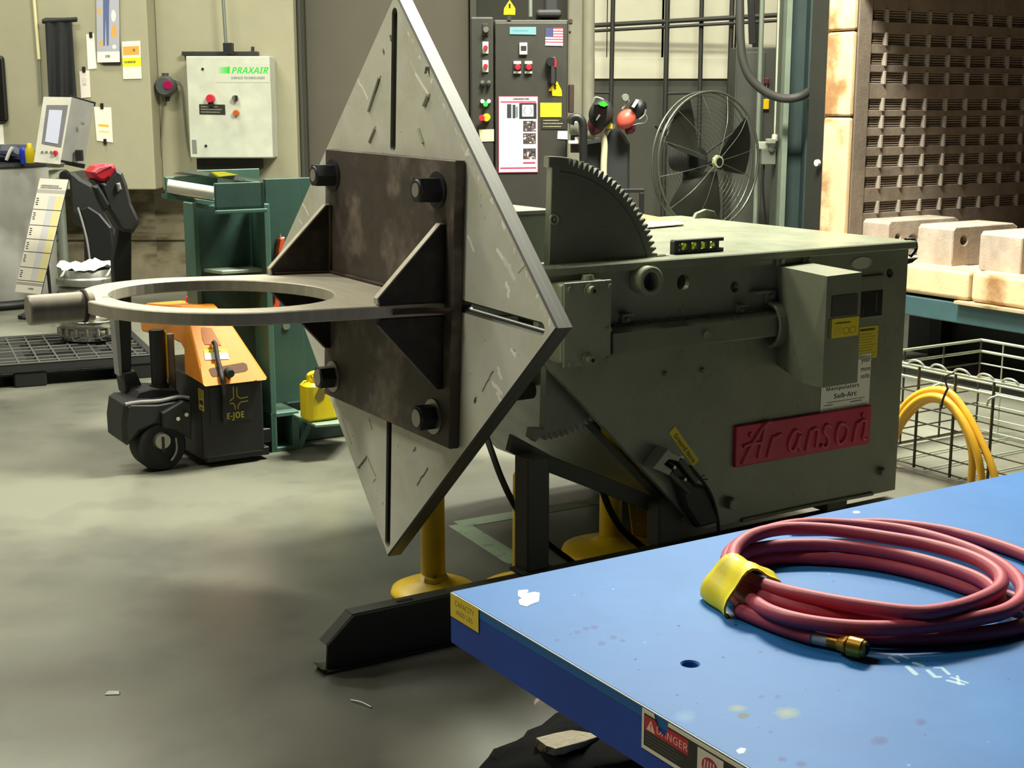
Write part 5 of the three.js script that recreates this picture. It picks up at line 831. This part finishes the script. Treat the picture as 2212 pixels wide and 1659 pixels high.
// ---------- control cabinet ----------
{
  const D = 8.4, t = thing('control_cabinet', 'tall dark control cabinet with buttons, poster and warning labels', 'cabinet', 'w', [atD(1125, 300, D)[0], 0, D]);
  const bot = 0.02, bx = (x0, x1, y0, d0, d1) => { const a = atD(x0, y0, D), b = atD(x1, y0, D); return rb(a[0], b[0], bot, a[1], d0, d1, .012); };
  part('button_column', bx(1016, 1066, 36, D + .01, D + .45), M.ctrl, t);
  const body = part('body', bx(1066, 1228, 42, D + .025, D + .5), M.ctrl, t);
  const dr = atD(1069, 48, D), dr2 = atD(1226, 48, D); const door = part('door', rb(dr[0], dr2[0], .12, dr[1], D, D + .026, .008), M.ctrl, t);
  part('top_duct', [wbox(1176, -90, 1206, 30, D + .1, .25, .02), wbox(1158, 20, 1214, 38, D + .05, .35, .02)], M.charcoal, t);
  part('top_conduit', [cyl(wp(1146, -90, D + .2), wp(1146, 36, D + .2), .012, .012, 12)], M.galv, t);
  { const tr = [[1101, 0], [1113, 18], [1113, 32], [1088, 32], [1089, 18]].map(q => atD(...q, D + .02)); part('warning_triangle', exV([...tr].reverse(), D + .018, D + .021, [], .0004), M.yellow, t); part('triangle_mark', wbox(1099, 8, 1103, 17, D + .016, .002, 0), M.black, t); part('sign_bracket', wbox(1096, 30, 1104, 44, D + .021, .01, .001), M.ctrl, t); }
  const base = (x0, y0, x1, y1, d = D) => wbox(x0, y0, x1, y1, d - .008, .01, .002);
  const DC = D + .01;
  for (const [y, k] of [[64, 's'], [103, 'r'], [143, 'r']]) { const p = part('switch_plate', wbox(1042, y - 13, 1055, y + 13, DC - .008, .01, .002), k === 'r' ? M.cabinet : M.ctrl, t); if (k === 'r') part('red_button', knob(1049, y, DC - .006, .014, .025), M.red, p); else { part('selector', knob(1050, y + 1, DC - .004, .017, .03), M.steel, p); } }
  for (const y of [181, 222]) for (const x of [1042, 1056]) part('indicator', knob(x, y - 3, DC, .012, .02), y === 181 ? M.steel : M.white, t);
  for (const x of [1045, 1056]) part('selector', knob(x, 183, DC, .01, .03), M.black, t);
  part('green_lamp', knob(1049, 225, DC, .015, .03), M.ledGreen, t);
  const eb = part('yellow_ring', knob(1051, 254, DC, .024, .03), M.btnYellow, t); part('stop_button', knob(1041, 255, DC - .03, .018, .05), M.red, eb);
  part('beige_label', quadW([1034, 280], [1067, 279], [1067, 305], [1038, 306], DC - .003), printMat(140, 110, (x, w, h) => { fillBg(x, w, h, '#cfc49a'); greek(x, 96, 86, 30, 2, 9, '#8c8256', 4); }), t, { keepUV: true });
  // door furniture
  part('maker_plate', quadW([1101, 58], [1158, 58], [1158, 75], [1101, 74], D - .004), printMat(200, 60, (x, w, h) => { fillBg(x, w, h, '#5f8890'); greek(x, 20, 26, 160, 1, 10, '#46707a', 10); }), door, { keepUV: true });
  { const p = part('meter', wbox(1122, 92, 1139, 118, D - .015, .016, .003), M.cabinet, door); part('meter_face', wbox(1125, 99, 1137, 109, D - .017, .003, 0), M.charcoal, p); }
  for (const x of [1117.5, 1141.5]) { const p = part('lamp_plate', wbox(x - 8, 132, x + 8, 159, D - .012, .013, .002), M.cabinet, door); part('lamp_seat', wbox(x - 8, 138, x + 8, 153, D - .014, .003, 0), M.black, p); part('red_lamp', knob(x + 1, 145, D - .012, .016, .022), M.ledRed, p); }
  part('flag_sticker', quadW([1178, 60], [1216, 60], [1216, 99], [1178, 98], D - .004), printMat(190, 190, (x, w, h) => { fillBg(x, w, h, '#e6dcd4'); for (let i = 0; i < 13; i += 2) { x.fillStyle = '#a83244'; x.fillRect(0, i * h / 13, w, h / 13); } x.fillStyle = '#2a2f58'; x.fillRect(0, 0, w * .46, h * 7 / 13); x.fillStyle = '#8e92b0'; for (let r = 0; r < 5; r++) for (let c = 0; c < 6; c++) { x.beginPath(); x.arc(9 + c * 14 + (r % 2) * 6, 11 + r * 20, 2.2, 0, 7); x.fill(); } x.fillStyle = '#f2eee6'; x.fillRect(0, h - 16, w, 16); }), door, { keepUV: true });
  { const h = part('disconnect_switch', [wbox(1184, 122, 1202, 180, D - .02, .022, .01), ...knob(1190, 134, D - .01, .03, .04)], M.black, door); part('handle_lever', wbox(1190, 140, 1199, 182, D - .05, .03, .006), M.charcoal, h); part('red_flash', wbox(1198, 127, 1202, 145, D - .053, .006, .001), M.red, h); }
  { const tr = [[1203, 175], [1213, 195], [1214, 208], [1193, 207], [1192, 197], [1185, 196], [1195, 181], [1198, 186]].map(q => atD(...q, D)); part('shock_warning', exV([...tr].reverse(), D - .003, D - .001, [], 0), M.yellow, door); part('bolt_mark', wpoly([[1199, 183], [1203, 183], [1200, 189], [1203, 189], [1197, 197], [1198, 191], [1195, 191]], D - .0045, D - .0025, 0), M.black, door); }
  part('yellow_label', quadW([1167, 222], [1213, 222], [1213, 253], [1167, 253], D - .003), printMat(160, 110, (x, w, h) => { fillBg(x, w, h, '#cdb81a'); greek(x, 20, 8, 120, 1, 10, '#8a7a10', 4); greek(x, 14, 30, 130, 5, 15, '#bfaa14', 3); }), door, { keepUV: true });
  part('dark_label', quadW([1169, 257], [1223, 257], [1223, 279], [1169, 279], D - .003), printMat(200, 80, (x, w, h) => { fillBg(x, w, h, '#1c1b12'); greek(x, 16, 8, 170, 3, 24, '#a3a07a', 6); }), door, { keepUV: true });
  part('white_label', quadW([1205, 283], [1226, 283], [1226, 301], [1204, 300], D - .004), printMat(64, 64, (x, w, h) => { fillBg(x, w, h, '#dcdccb'); x.fillStyle = '#777'; x.fillRect(44, 46, 8, 6); }), door, { keepUV: true });
  const po = part('safety_poster', quadW([1077, 208], [1162, 208], [1162, 372], [1077, 373], D - .006), printMat(420, 820, (x, w, h) => {
    fillBg(x, w, h, '#cdc5c5'); x.strokeStyle = '#b3506a'; x.lineWidth = 10; x.strokeRect(2, 2, w - 4, h - 4);
    greek(x, 150, 18, 230, 1, 10, '#3a3034', 24); x.fillStyle = '#a03450'; x.fillRect(20, 52, w - 40, 18);
    x.fillStyle = '#b5b6b8'; x.fillRect(20, 80, 200, 160); x.fillStyle = '#25282c'; x.fillRect(90, 84, 46, 150); x.fillRect(150, 90, 30, 146); x.fillStyle = '#5e6872'; x.fillRect(182, 110, 24, 120);
    x.fillStyle = '#16181a'; x.fillRect(220, 72, 186, 172); x.fillStyle = '#e6e6e6'; x.fillRect(252, 92, 120, 124); x.strokeStyle = '#333'; x.lineWidth = 7; x.beginPath(); x.arc(312, 154, 42, 0, 7); x.stroke(); x.fillStyle = '#e6e6e6'; x.fillRect(296, 100, 34, 110);
    greek(x, 34, 280, 200, 24, 19, '#b9aeb2', 6);
    for (const y of [262, 396, 560]) { x.fillStyle = '#3b2f34'; x.fillRect(262, y, 136, 118); for (let i = 0; i < 26; i++) { x.fillStyle = ['#c9c2ba', '#15171a', '#8a6d50', '#5a5f66'][i % 4]; x.fillRect(266 + rnd() * 112, y + 4 + rnd() * 92, 6 + rnd() * 18, 6 + rnd() * 18); } }
    x.fillStyle = '#9d2f4c'; x.fillRect(262, 708, 130, 20); x.fillRect(18, 764, w - 36, 18);
  }), t, { keepUV: true, label: 'tall white poster with red bands and small photos' });
  part('latch', [wbox(1229, 40, 1237, 52, D + .01, .05), wbox(1229, 65, 1234, 72, D + .01, .05), wbox(1229, 182, 1240, 244, D + .04, .1)], M.rust, t);
}
// black hose box beside the cabinet
{
  const D = 8.3, t = wth('valve_box', 'small clear valve box with a black bent pipe beside the control cabinet', 'valve', 1238, 290, D);
  part('bent_pipe', tube([[1231, 268], [1236, 255], [1250, 254], [1259, 266], [1260, 300], [1260, 420], [1260, 560]].map(q => wp(...q, D)), .025, 50, 10), M.black, t);
  part('valve_body', wbox(1231, 262, 1250, 292, D + .06, .1, .01), mat(0x787a70, { r: .4 }), t);
  part('white_flange', [wbox(1228, 304, 1250, 311, D + .02, .06, .004), cyl(wp(1246, 296, D + .05), wp(1246, 311, D + .05), .012, .012, 12)], M.whitePaint, t);
  part('bracket', wbox(1233, 268, 1262, 330, D + .08, .03, .004), M.ctrl, t);
}
// ---------- back wall behind the fan ----------
{
  const D = 12.9;
  struct('wall_back_lower', wbox(1240, 170, 1800, 700, D - .05, .1, .006), M.wallGrey);
  const cp = wth('wall_panel', 'big cream wall panel sheets behind the dark steel grid', 'panel', 1430, 60, D);
  for (const [x0, x1] of [[1240, 1312], [1313, 1433], [1434, 1584], [1600, 1625], [1650, 1684]]) part('sheet', wbox(x0, -200, x1, x1 > 1590 ? 105 : 171, D - .07, .03, .004), M.cream, cp);
  part('lower_band', wbox(1285, 124, 1584, 170, D - .085, .012, .003), mat(0xd9d5be, { r: .6, map: T.wall }), cp);
  const fr = wth('steel_grid', 'dark steel tube grid standing before the cream panels', 'frame', 1430, 100, 12.5), F = D - .5;
  for (const [xt, xb, y1, w] of [[1320, 1315, 460, .02], [1438, 1429, 600, .022], [1512, 1506, 470, .02], [1580, 1565, 500, .022]]) part('upright', cyl(wp(xt + 8, -180, F), wp(xb, y1, F), w, w, 12), M.frame, fr);
  for (const [y, w] of [[49, .02], [61, .014]]) part('rail', cyl(wp(1282, y + 6, F + .1), wp(1690, y - 17, F - .15), w, w, 12), M.frame, fr);
  part('cross_rail', cyl(wp(1433, 202, F), wp(1512, 200, F), .014, .014, 10), M.frame, fr); part('cross_rail', cyl(wp(1283, 200, F), wp(1316, 200, F), .014, .014, 10), M.frame, fr);
  const pp = wth('wall_duct', 'pale vertical duct running up between cabinet and cream panels', 'duct', 1250, 100, 11); part('duct', wbox(1228, -120, 1258, 500, 11, .15, .03), mat(0x84826f, { r: .6 }), pp);
  const p2 = wth('wall_duct', 'slim pale pipe just left of the dark steel grid', 'duct', 1272, 100, 11); part('pipe', cyl(wp(1273, -120, 11), wp(1270, 500, 11), .045, .045, 18), mat(0x8e8c78, { r: .6 }), p2);
  // grey electrical panel and conduits beside the column
  const D3 = 11, pn = wth('wall_cabinet', 'flat dark grey cabinet behind the looping hose', 'cabinet', 1620, 200, D3); part('body', wbox(1590, 102, 1690, 520, D3, .3, .01), mat(0x45473f, { r: .6 }), pn); part('door', wbox(1594, 112, 1640, 510, D3 - .015, .02, .006), mat(0x494b43, { r: .6 }), pn);
  const cA = wth('conduit', 'broad pale conduit left of the teal column', 'conduit', 1640, 200, 10.6); part('tube', cyl(wp(1650, -100, 10.6), wp(1630, 520, 10.6), .018, .018, 14), mat(0x8a9484, { r: .4, m: .2 }), cA);
  const cB = wth('conduit', 'thin bright conduit ending at the switch box', 'conduit', 1680, 200, 10.4); part('tube', cyl(wp(1686, -100, 10.4), wp(1674, 292, 10.4), .009, .009, 12), mat(0xb9bda8, { r: .4 }), cB);
  const sb = wth('switch_box', 'small grey switch box with white fittings on the column', 'switch', 1665, 330, 10.3); part('box', wbox(1646, 322, 1676, 356, 10.3, .12, .008), mat(0x6f7268, { r: .5 }), sb); part('fitting', [cyl(wp(1674, 290, 10.3), wp(1673, 304, 10.3), .02, .024, 14), wbox(1658, 300, 1676, 310, 10.26, .08, .004), wbox(1636, 306, 1660, 322, 10.34, .05, .004)], M.cabinet, sb); part('dial', knob(1665, 323, 10.3, .018, .03), M.steel, sb); part('drop_cable', tube([[1650, 356], [1648, 400], [1651, 450], [1656, 500]].map(q => wp(...q, 10.35)), .008, 20, 6), M.black, sb);
  const yt = wth('hanging_tag', 'small yellow tag with red top hung behind the looping hose', 'tag', 1656, 220, 10.96); part('tag', wbox(1650, 214, 1661, 236, 10.96, .02, .004), M.yellow, yt); part('red_cap', wbox(1652, 168, 1662, 182, 10.955, .03, .008), M.maroon, yt); part('cord', cyl(wp(1656, 180, 10.97), wp(1656, 216, 10.97), .004, .004, 8), M.galv, yt);
  // column
  const C = 10.2, co = wth('steel_column', 'dark teal steel column of the hall beside the furnace', 'column', 1740, 250, C);
  const cb = (x0, x1, d0, d1) => { const a = atD(x0, 250, d0), b = atD(x1, 250, d0); return rb(a[0], b[0], 0, HC, d0, d1, .004); };
  part('flange', cb(1692, 1704, C - .05, C + .3), mat(0x7f8c7c, { r: .45 }), co); part('web', cb(1704, 1778, C + .12, C + .14), M.teal, co); part('flange', cb(1742, 1752, C - .02, C + .3), M.teal, co); part('flange', cb(1684, 1693, C + .05, C + .3), mat(0x50564c, { r: .5 }), co);
  part('foot_plate', rb(atD(1680, 250, C)[0], atD(1780, 250, C)[0], 0, .03, C - .1, C + .35, .004), M.teal, co);
  const lh = wth('looping_hose', 'thick dark hose drooping in a loop across the column', 'hose', 1660, 150, 9.9); part('hose', tube([[1596, -90], [1598, 0], [1600, 90], [1606, 135], [1622, 170], [1650, 196], [1680, 210], [1705, 213], [1730, 208], [1746, 198]].map((q, i) => wp(...q, 9.9 + (i === 9 ? .2 : 0))), .03, 70, 12), mat(0x3a3a35, { r: .6 }), lh);
  const hs = wth('dark_strut', 'slanted dark strut behind the pale conduit', 'strut', 1625, 40, 11.2); part('strut', [wpoly([[1614, -80], [1626, -80], [1634, 95], [1620, 95]], 11.2, 11.26)], M.black, hs);
}
// ---------- helmets on a cart ----------
{
  const D = 9.0;
  const cart = thing('tool_cart', 'dark equipment cart carrying two welding helmets', 'cart', 'w', [atD(1320, 400, D)[0], 0, D]);
  { const a = atD(1262, 300, D), b = atD(1358, 300, D), y = atD(0, 300, D)[1]; part('body', wpoly([[1262, 306], [1300, 300], [1316, 276], [1330, 268], [1350, 292], [1361, 310], [1361, 620], [1262, 620]], D, D + .5, .02), mat(0x262a29, { r: .6 }), cart); part('plinth', rb(a[0] + .02, b[0], 0, .3, D + .03, D + .47), M.black, cart); }
  part('white_pipe', tube([[1276, 290], [1290, 287], [1300, 290], [1305, 305], [1304, 360], [1303, 430], [1303, 520]].map(q => wp(...q, D - .06)), .021, 50, 12), mat(0xd8d2b0, { r: .4 }), cart); part('pipe_socket', [cyl(wp(1268, 288, D - .06), wp(1286, 292, D - .06), .036, .03, 18)], mat(0x8d8a7a, { r: .5 }), cart);
  part('grey_clip', hull([[1305, 284], [1312, 270], [1322, 268], [1324, 274], [1312, 292]].flatMap(q => [wp(...q, D - .06), wp(...q, D - .02)])), mat(0x8b8a80, { r: .5 }), cart); part('yellow_sticker', wbox(1311, 268, 1323, 278, D - .066, .006, .001), M.tagYellow, cart);
  const shell = (cx, cy, R, rot, dep) => { const c = atD(cx, cy, D - .1), s = R * D / FOCAL, g = new THREE.SphereGeometry(1, 28, 18); const p = g.attributes.position; for (let i = 0; i < p.count; i++) { const y = p.getY(i); const f = y < 0 ? 1 - .32 * y * y : 1; p.setXYZ(i, p.getX(i) * s * f, y * s * 1.25, p.getZ(i) * s * 1.05); } g.computeVertexNormals(); return g.rotateZ(rot).translate(c[0], c[1], -(D - .1 + dep)); };
  const h1 = wth('welding_helmet', 'black welding helmet with lime flash and maroon lower part on the cart', 'helmet', 1298, 262, D - .1);
  part('shell', shell(1298, 248, 26, -.25, 0), M.charcoal, h1); part('chin', shell(1289, 268, 19, -.3, .02), M.maroon, h1);
  part('visor', hull([[1283, 226], [1312, 226], [1310, 252], [1292, 262], [1282, 250]].flatMap(q => [wp(...q, D - .2), wp(...q, D - .16)])), M.glassDark, h1); part('lime_flash', hull([[1292, 222], [1304, 218], [1314, 226], [1306, 231], [1296, 228]].flatMap(q => [wp(...q, D - .21), wp(...q, D - .17)])), M.lime, h1); part('reflex', cyl(wp(1296, 248, D - .205), wp(1288, 260, D - .205), .008, .005, 8), M.galv, h1); part('headband', tube([[1280, 222], [1286, 211], [1294, 212], [1304, 216]].map(q => wp(...q, D - .1)), .008, 16, 6), M.galv, h1);
  const h2 = wth('welding_helmet', 'welding helmet with salmon red shell and black visor tilted right on the cart', 'helmet', 1350, 262, D - .1);
  part('shell', shell(1352, 258, 19, -.75, 0), M.salmon, h2); part('visor', [shell(1378, 236, 18, -.5, .02)], M.black, h2); part('white_stripe', hull([[1364, 230], [1374, 214], [1381, 216], [1370, 233]].flatMap(q => [wp(...q, D - .18), wp(...q, D - .14)])), M.whitePaint, h2); part('chin', shell(1362, 278, 11, -.6, .03), M.maroon, h2); part('visor_rim', tube([[1381, 258], [1392, 248], [1395, 236]].map(q => wp(...q, D - .16)), .006, 12, 6), M.galv, h2); part('knob', knob(1350, 211, D - .08, .024, .05), M.galv, h2); part('headband', tube([[1344, 236], [1352, 226], [1358, 218], [1352, 212]].map(q => wp(...q, D - .1)), .008, 16, 6), M.galv, h2); part('cable_loop', tube([[1352, 274], [1376, 268], [1394, 264], [1398, 254], [1392, 244]].map(q => wp(...q, D - .12)), .003, 24, 5), M.galv, h2);
  const st = thing('black_stand', 'square black steel tube stand between gear and fan', 'stand', 'w', [atD(1370, 450, 8.6)[0], 0, 8.6]); { const a = atD(1340, 408, 8.6), b = atD(1392, 416, 8.6); part('top_bar', rb(a[0], b[0], b[1], a[1], 8.6, 8.63), M.black, st); part('leg', rb(b[0] - .03, b[0], 0, b[1], 8.6, 8.63), M.black, st); part('leg', rb(a[0], a[0] + .03, 0, b[1], 8.6, 8.63), M.black, st); }
}
// ---------- drum fan ----------
{
  const D = 9.6, c = atD(1526, 348, D), R = .465, t = new THREE.Group(); t.name = numbered('floor_fan'); scene.add(t); offs.set(t, [0, 0, 0]);
  t.userData = { label: 'big round wire-guarded floor fan in front of the steel grid', category: 'fan' };
  t.position.set(c[0], 0, -D); t.rotation.y = .62; const y = c[1], wm = mat(0x6f7468, { r: .3, m: .7, map: null });
  const ring = (r, z, w) => new THREE.TorusGeometry(r, w, 6, 56).translate(0, y, z);
  part('outer_ring', [ring(R, .03, .009), ring(R, -.03, .007)], wm, t);
  for (let i = 1; i < 15; i++) { const r = R * (.1 + .06 * i); part('guard_ring', ring(r, -.03 - .06 * Math.sqrt(1 - (r / R) ** 2), .0014), wm, t); }
  for (let i = 0; i < 12; i++) { const a = i / 12 * 6.283 + .2; part('guard_spoke', tube([[.04 * Math.cos(a), y + .04 * Math.sin(a), -.112], [R * .6 * Math.cos(a), y + R * .6 * Math.sin(a), -.1], [R * Math.cos(a), y + R * Math.sin(a), -.03]], .0022, 10, 5), wm, t); }
  part('hub', [cyl([0, y, -.1], [0, y, -.125], .045, .04, 28)], mat(0x9ea37e, { r: .4 }), t); part('hub_cap', cyl([0, y, -.12], [0, y, -.13], .028, .026, 24), M.black, t);
  for (let k = 0; k < 3; k++) {
    const P = [], I = [], a0 = k * 2.094 + 2.35;
    for (let j = 0; j <= 8; j++) for (let i = 0; i <= 8; i++) { const r = .07 + (R * .92 - .07) * j / 8, a = a0 + (i / 8 - .5) * (1.25 - .25 * j / 8), tw = (i / 8 - .5) * (.16 - .06 * j / 8); P.push(r * Math.cos(a), y + r * Math.sin(a), tw); }
    for (let j = 0; j < 8; j++) for (let i = 0; i < 8; i++) { const q = j * 9 + i; I.push(q, q + 1, q + 9, q + 1, q + 10, q + 9); }
    const g = new THREE.BufferGeometry(); g.setAttribute('position', new THREE.Float32BufferAttribute(P, 3)); g.setIndex(I); g.computeVertexNormals(); part('blade', g, mat(0x35362f, { r: .35, m: .5, side: 1 }), t);
  }
  part('motor', [cyl([0, y, .08], [0, y, .3], .09, .08, 28)], M.charcoal, t);
  part('stand_pole', cyl([0, .04, .2], [0, y - .02, .2], .025, .025, 16), M.black, t); part('stand_base', cyl([0, 0, .2], [0, .05, .2], .3, .26, 36), M.black, t);
  for (let i = 0; i < 3; i++) { const a = i * 2.094 + .5; part('mount_bar', cyl([.06 * Math.cos(a), y + .06 * Math.sin(a), .1], [R * Math.cos(a), y + R * Math.sin(a), .09], .008, .008, 8), M.charcoal, t); }
}
// ---------- furnace ----------
{
  const U0 = 6.2, VW = 6.06, t = thing('furnace', 'open heat-treating furnace lined with pale fibre and rows of heating rods', 'furnace', 'm', [U0, 0, 4.5]);
  const H0 = .69, H1 = 2.27, UE = 9.2, VE = 2.7;
  // far side wall: strips between recessed element channels
  const ry = [33, 84, 128, 168, 226, 264, 306, 349, 394, 448].map(y => mV(1895, y, VW)[1]).sort((a, b) => a - b), hw = .031;
  const uL = mV(1872, 400, VW)[0];
  part('wall_backing', rb(U0 + .02, UE, H0 - .1, H1, VW + .05, VW + .25, 0), M.brick, t);
  let prev = H0 - .05; const edges = [...ry.map(h => [h - hw, h + hw]), [H1, H1]];
  for (const [lo, hi] of edges) { part('lining_course', rb(uL - .02, UE, prev, lo, VW, VW + .055, .006), M.brick, t); prev = hi; }
  part('lining_edge', rb(U0 + .012, uL - .02, H0 - .05, H1, VW - .004, VW + .055, .006), M.brick, t);
  for (const h of ry) {
    for (let k = 0; k < 4; k++) part('heating_rod', cyl([uL + .01, h - .023 + k * .0153, VW + .018], [UE - .1, h - .023 + k * .0153, VW + .018], .0045, .0045, 8), M.rod, t);
    let u = uL + .1, i = 0; while (u < 8.9) { part('rod_holder', rb(u - .009, u + .009, h - hw - .008, h + hw + .008, VW - .012, VW + .03, .004), M.holder, t); u += i++ % 2 ? .185 : .085 + .0; if (i % 2) u += .1; }
  }
  // jamb of fibre blocks facing the hall
  const jh = [H0 - .1, 1.52, 2.02, 2.5, 2.9]; for (let i = 0; i < 4; i++) part('fibre_block', rb(U0 - .03, U0 + .012, jh[i], jh[i + 1] - .006, VW - .002, mU(1784, 300, U0)[0], .018), M.fibre, t);
  part('rust_frame', rb(U0 + .0, U0 + .3, .3, 2.9, 6.26, 6.30, .006), mat(0x8a5a2c, { r: .8, map: T.fibre }), t);
  part('steel_frame', [rb(U0 + .02, U0 + .4, 0, 2.95, 6.30, 6.46, .006), rb(U0, U0 + .3, 2.6, 2.95, VE, 6.3, .006)], M.darkSteel, t);
  part('pin', cyl([U0, mU(1774, 352, U0)[1], 6.33], [U0 - .02, mU(1774, 352, U0)[1], 6.33], .02, .02, 12), M.whitePaint, t);
  part('roof', rb(U0, UE + .2, H1, H1 + .2, VE, VW + .25, 0), M.brick, t); part('rear_lining', rb(UE, UE + .2, 0, H1, VE, VW + .25, 0), M.brick, t); part('near_lining', rb(U0, UE, 0, H1, VE - .2, VE, 0), M.brick, t);  // unseen roof, set low to keep the furnace interior dark
  // hearth
  part('hearth_floor', rb(U0 + .1, UE, .5, H0, VE, VW, 0), M.pier, t);
  const lipV = [VE, 3.6, 4.45, mU(2102, 620, U0)[0], VW - .02];
  for (let i = 0; i < 4; i++) part('hearth_fibre', rb(U0 - .03, U0 + .2, .522, H0 + .004, lipV[i] + .004, lipV[i + 1] - .004, .03), M.fibre, t);
  part('hearth_plate', rb(U0 - .06, U0 + .2, .505, .524, VE, mU(2075, 655, U0)[0], .004), mat(0xb9a98c, { r: .6, map: T.fibre }), t);
  part('hearth_beam', rb(U0 - .02, U0 + .25, .393, .508, VE, VW + .2, .008), M.tealBeam, t);
  part('dark_void_block', rb(7.0, UE, .0, .5, VE, VW + .2, .01), M.black, t); part('car_leg', rb(6.9, 7.0, 0, .4, 5.9, 6.0, .006), M.black, t);  // black block stands in for the dark void below the hearth
  part('car_leg', rb(U0 + .1, U0 + .25, 0, .4, 3.2, 3.35, .006), M.black, t);
  // piers on the hearth
  const mk = (label, cpx, topy, wv, lu, holes) => { const c = mH(...cpx, H0), h = mV(cpx[0] + 2, topy, c[1])[1], p = thing('hearth_pier', label, 'pier', 'm', [c[0], H0, c[1]]); part('block', exV([[c[0], H0 + .001], [c[0] + lu, H0 + .001], [c[0] + lu, h - .02], [c[0] + lu - .04, h], [c[0] + .02, h], [c[0], h - .02]], c[1], c[1] + wv, holes.map(q => circ(...mV(q[0], q[1], c[1]), q[2], 18).reverse()), .006), M.pier, p); part('core', rb(c[0] + .03, c[0] + lu - .03, H0 + .02, h - .03, c[1] + .08, c[1] + wv - .02, 0), M.brick, p); };
  mk('pale ceramic hearth pier behind the positioner corner, leftmost of three', [1916, 556], 478, .25, .62, [[1940, 512, .02], [1972, 520, .04]]);
  mk('pale ceramic hearth pier with two holes standing in the middle', [2055, 577], 491, .26, .55, [[2083, 519, .028], [2146, 512, .03], [2060, 566, .012]]);
  mk('pale ceramic hearth pier cut by the right picture edge', [2203, 594], 508, .28, .5, []);
}
// ---------- wire bin with yellow hose ----------
{
  const U0 = 4.7, VA = 3.3, VB = 4.45, L = .8, H = .465, t = thing('wire_bin', 'low welded wire mesh bin with a wavy rim behind the positioner', 'bin', 'm', [U0 + L / 2, 0, 3.9]);
  const bar = (p, q, r, dark, n = 'mesh_wire') => part(n, cyl(p, q, r, r, 8), dark ? M.wireDark : M.wire, t);
  for (const h of [H, H - .055]) { bar([U0, h, VA], [U0, h, VB], .007, 0, 'rim_bar'); bar([U0 + L, h, VA], [U0 + L, h, VB], .007, 0, 'rim_bar'); bar([U0, h, VA], [U0 + L, h, VA], .007, 0, 'rim_bar'); bar([U0, h, VB], [U0 + L, h, VB], .007, 0, 'rim_bar'); }
  bar([U0 + .03, H - .02, VA], [U0 + .03, H - .02, VB], .005, 0, 'rim_bar');
  for (let i = 0; i < 9; i++) { const v = VA + .04 + i * .125; part('rim_wave', tube([[U0 + .002, H - .004, v], [U0 - .006, H + .022, v + .03], [U0 - .006, H + .022, v + .075], [U0 + .002, H - .004, v + .105]], .005, 14, 6), M.wire, t); }
  for (let i = 0; i < 4; i++) { const v = VA + .1 + i * .3; part('rim_hook', tube([[U0, H - .055, v], [U0 - .03, H - .07, v + .02], [U0 - .03, H - .1, v + .03]], .005, 10, 6), M.wire, t); }
  for (let i = 0; i < 6; i++) { const h = .02 + i * .066; bar([U0, h, VA], [U0, h, VB], .0038, 1); bar([U0 + L, h, VA], [U0 + L, h, VB], .0038, 0); bar([U0, h, VB], [U0 + L, h, VB], .0038, 1); bar([U0, h, VA], [U0 + L, h, VA], .0038, 1); }
  for (let i = 0; i < 6; i++) { const v = VB - .13 - i * .2; bar([U0 - .005, .01, v], [U0 - .005, H, v], .0065, 1); bar([U0 + L, .01, v], [U0 + L, H, v], .004, 0); }
  for (let i = 0; i < 4; i++) { const u = U0 + i * L / 3; bar([u, .01, VB], [u, H, VB], .005, 1); bar([u, .01, VA], [u, H, VA], .005, 1); }
  for (const h of [.012]) for (let i = 0; i < 7; i++) bar([U0, h, VA + i * (VB - VA) / 6], [U0 + L, h, VA + i * (VB - VA) / 6], .004, 0);
  const y = thing('yellow_hose', 'bundle of yellow hose looped over the wire bin rim', 'hose', 'm', [U0 - .05, .25, 3.9]), UH = U0 - .06;
  const P = (pts, du, r) => tube(pts.map(q => { const a = mU(q[0], q[1], UH + du); return [UH + du, a[1], a[0]]; }), r, 60, 10);
  part('strand', P([[1925, 1010], [1935, 930], [1952, 880], [1985, 851], [2018, 842], [2050, 848], [2085, 888], [2118, 950], [2143, 1010], [2160, 1080]], 0, .0165), M.yellowHose, y);
  part('strand', P([[1930, 960], [1950, 900], [1985, 864], [2015, 856], [2044, 865], [2078, 905], [2108, 970], [2120, 1030], [2122, 1100]], -.03, .0165), M.yellowHose, y);
  part('strand', P([[1935, 940], [1955, 905], [1990, 870], [2020, 862], [2050, 875], [2085, 925], [2100, 980], [2098, 1040], [2092, 1100]], .02, .0165), M.yellowHose, y);
  part('strand', P([[1928, 1000], [1938, 1050], [1955, 1070], [1990, 1085]], 0, .0165), M.yellowHose, y);
  part('cable_tie', [tube([[2048, 838], [2042, 850], [2036, 866], [2034, 880]].map(q => { const a = mU(...q, UH - .055); return [UH - .055, a[1], a[0]]; }), .005, 14, 6), tube([[2046, 838], [2042, 815], [2060, 806]].map(q => { const a = mU(...q, UH - .02); return [UH - .02, a[1], a[0]]; }), .004, 14, 6)], M.black, y);
}
renderer.render(scene, camera);
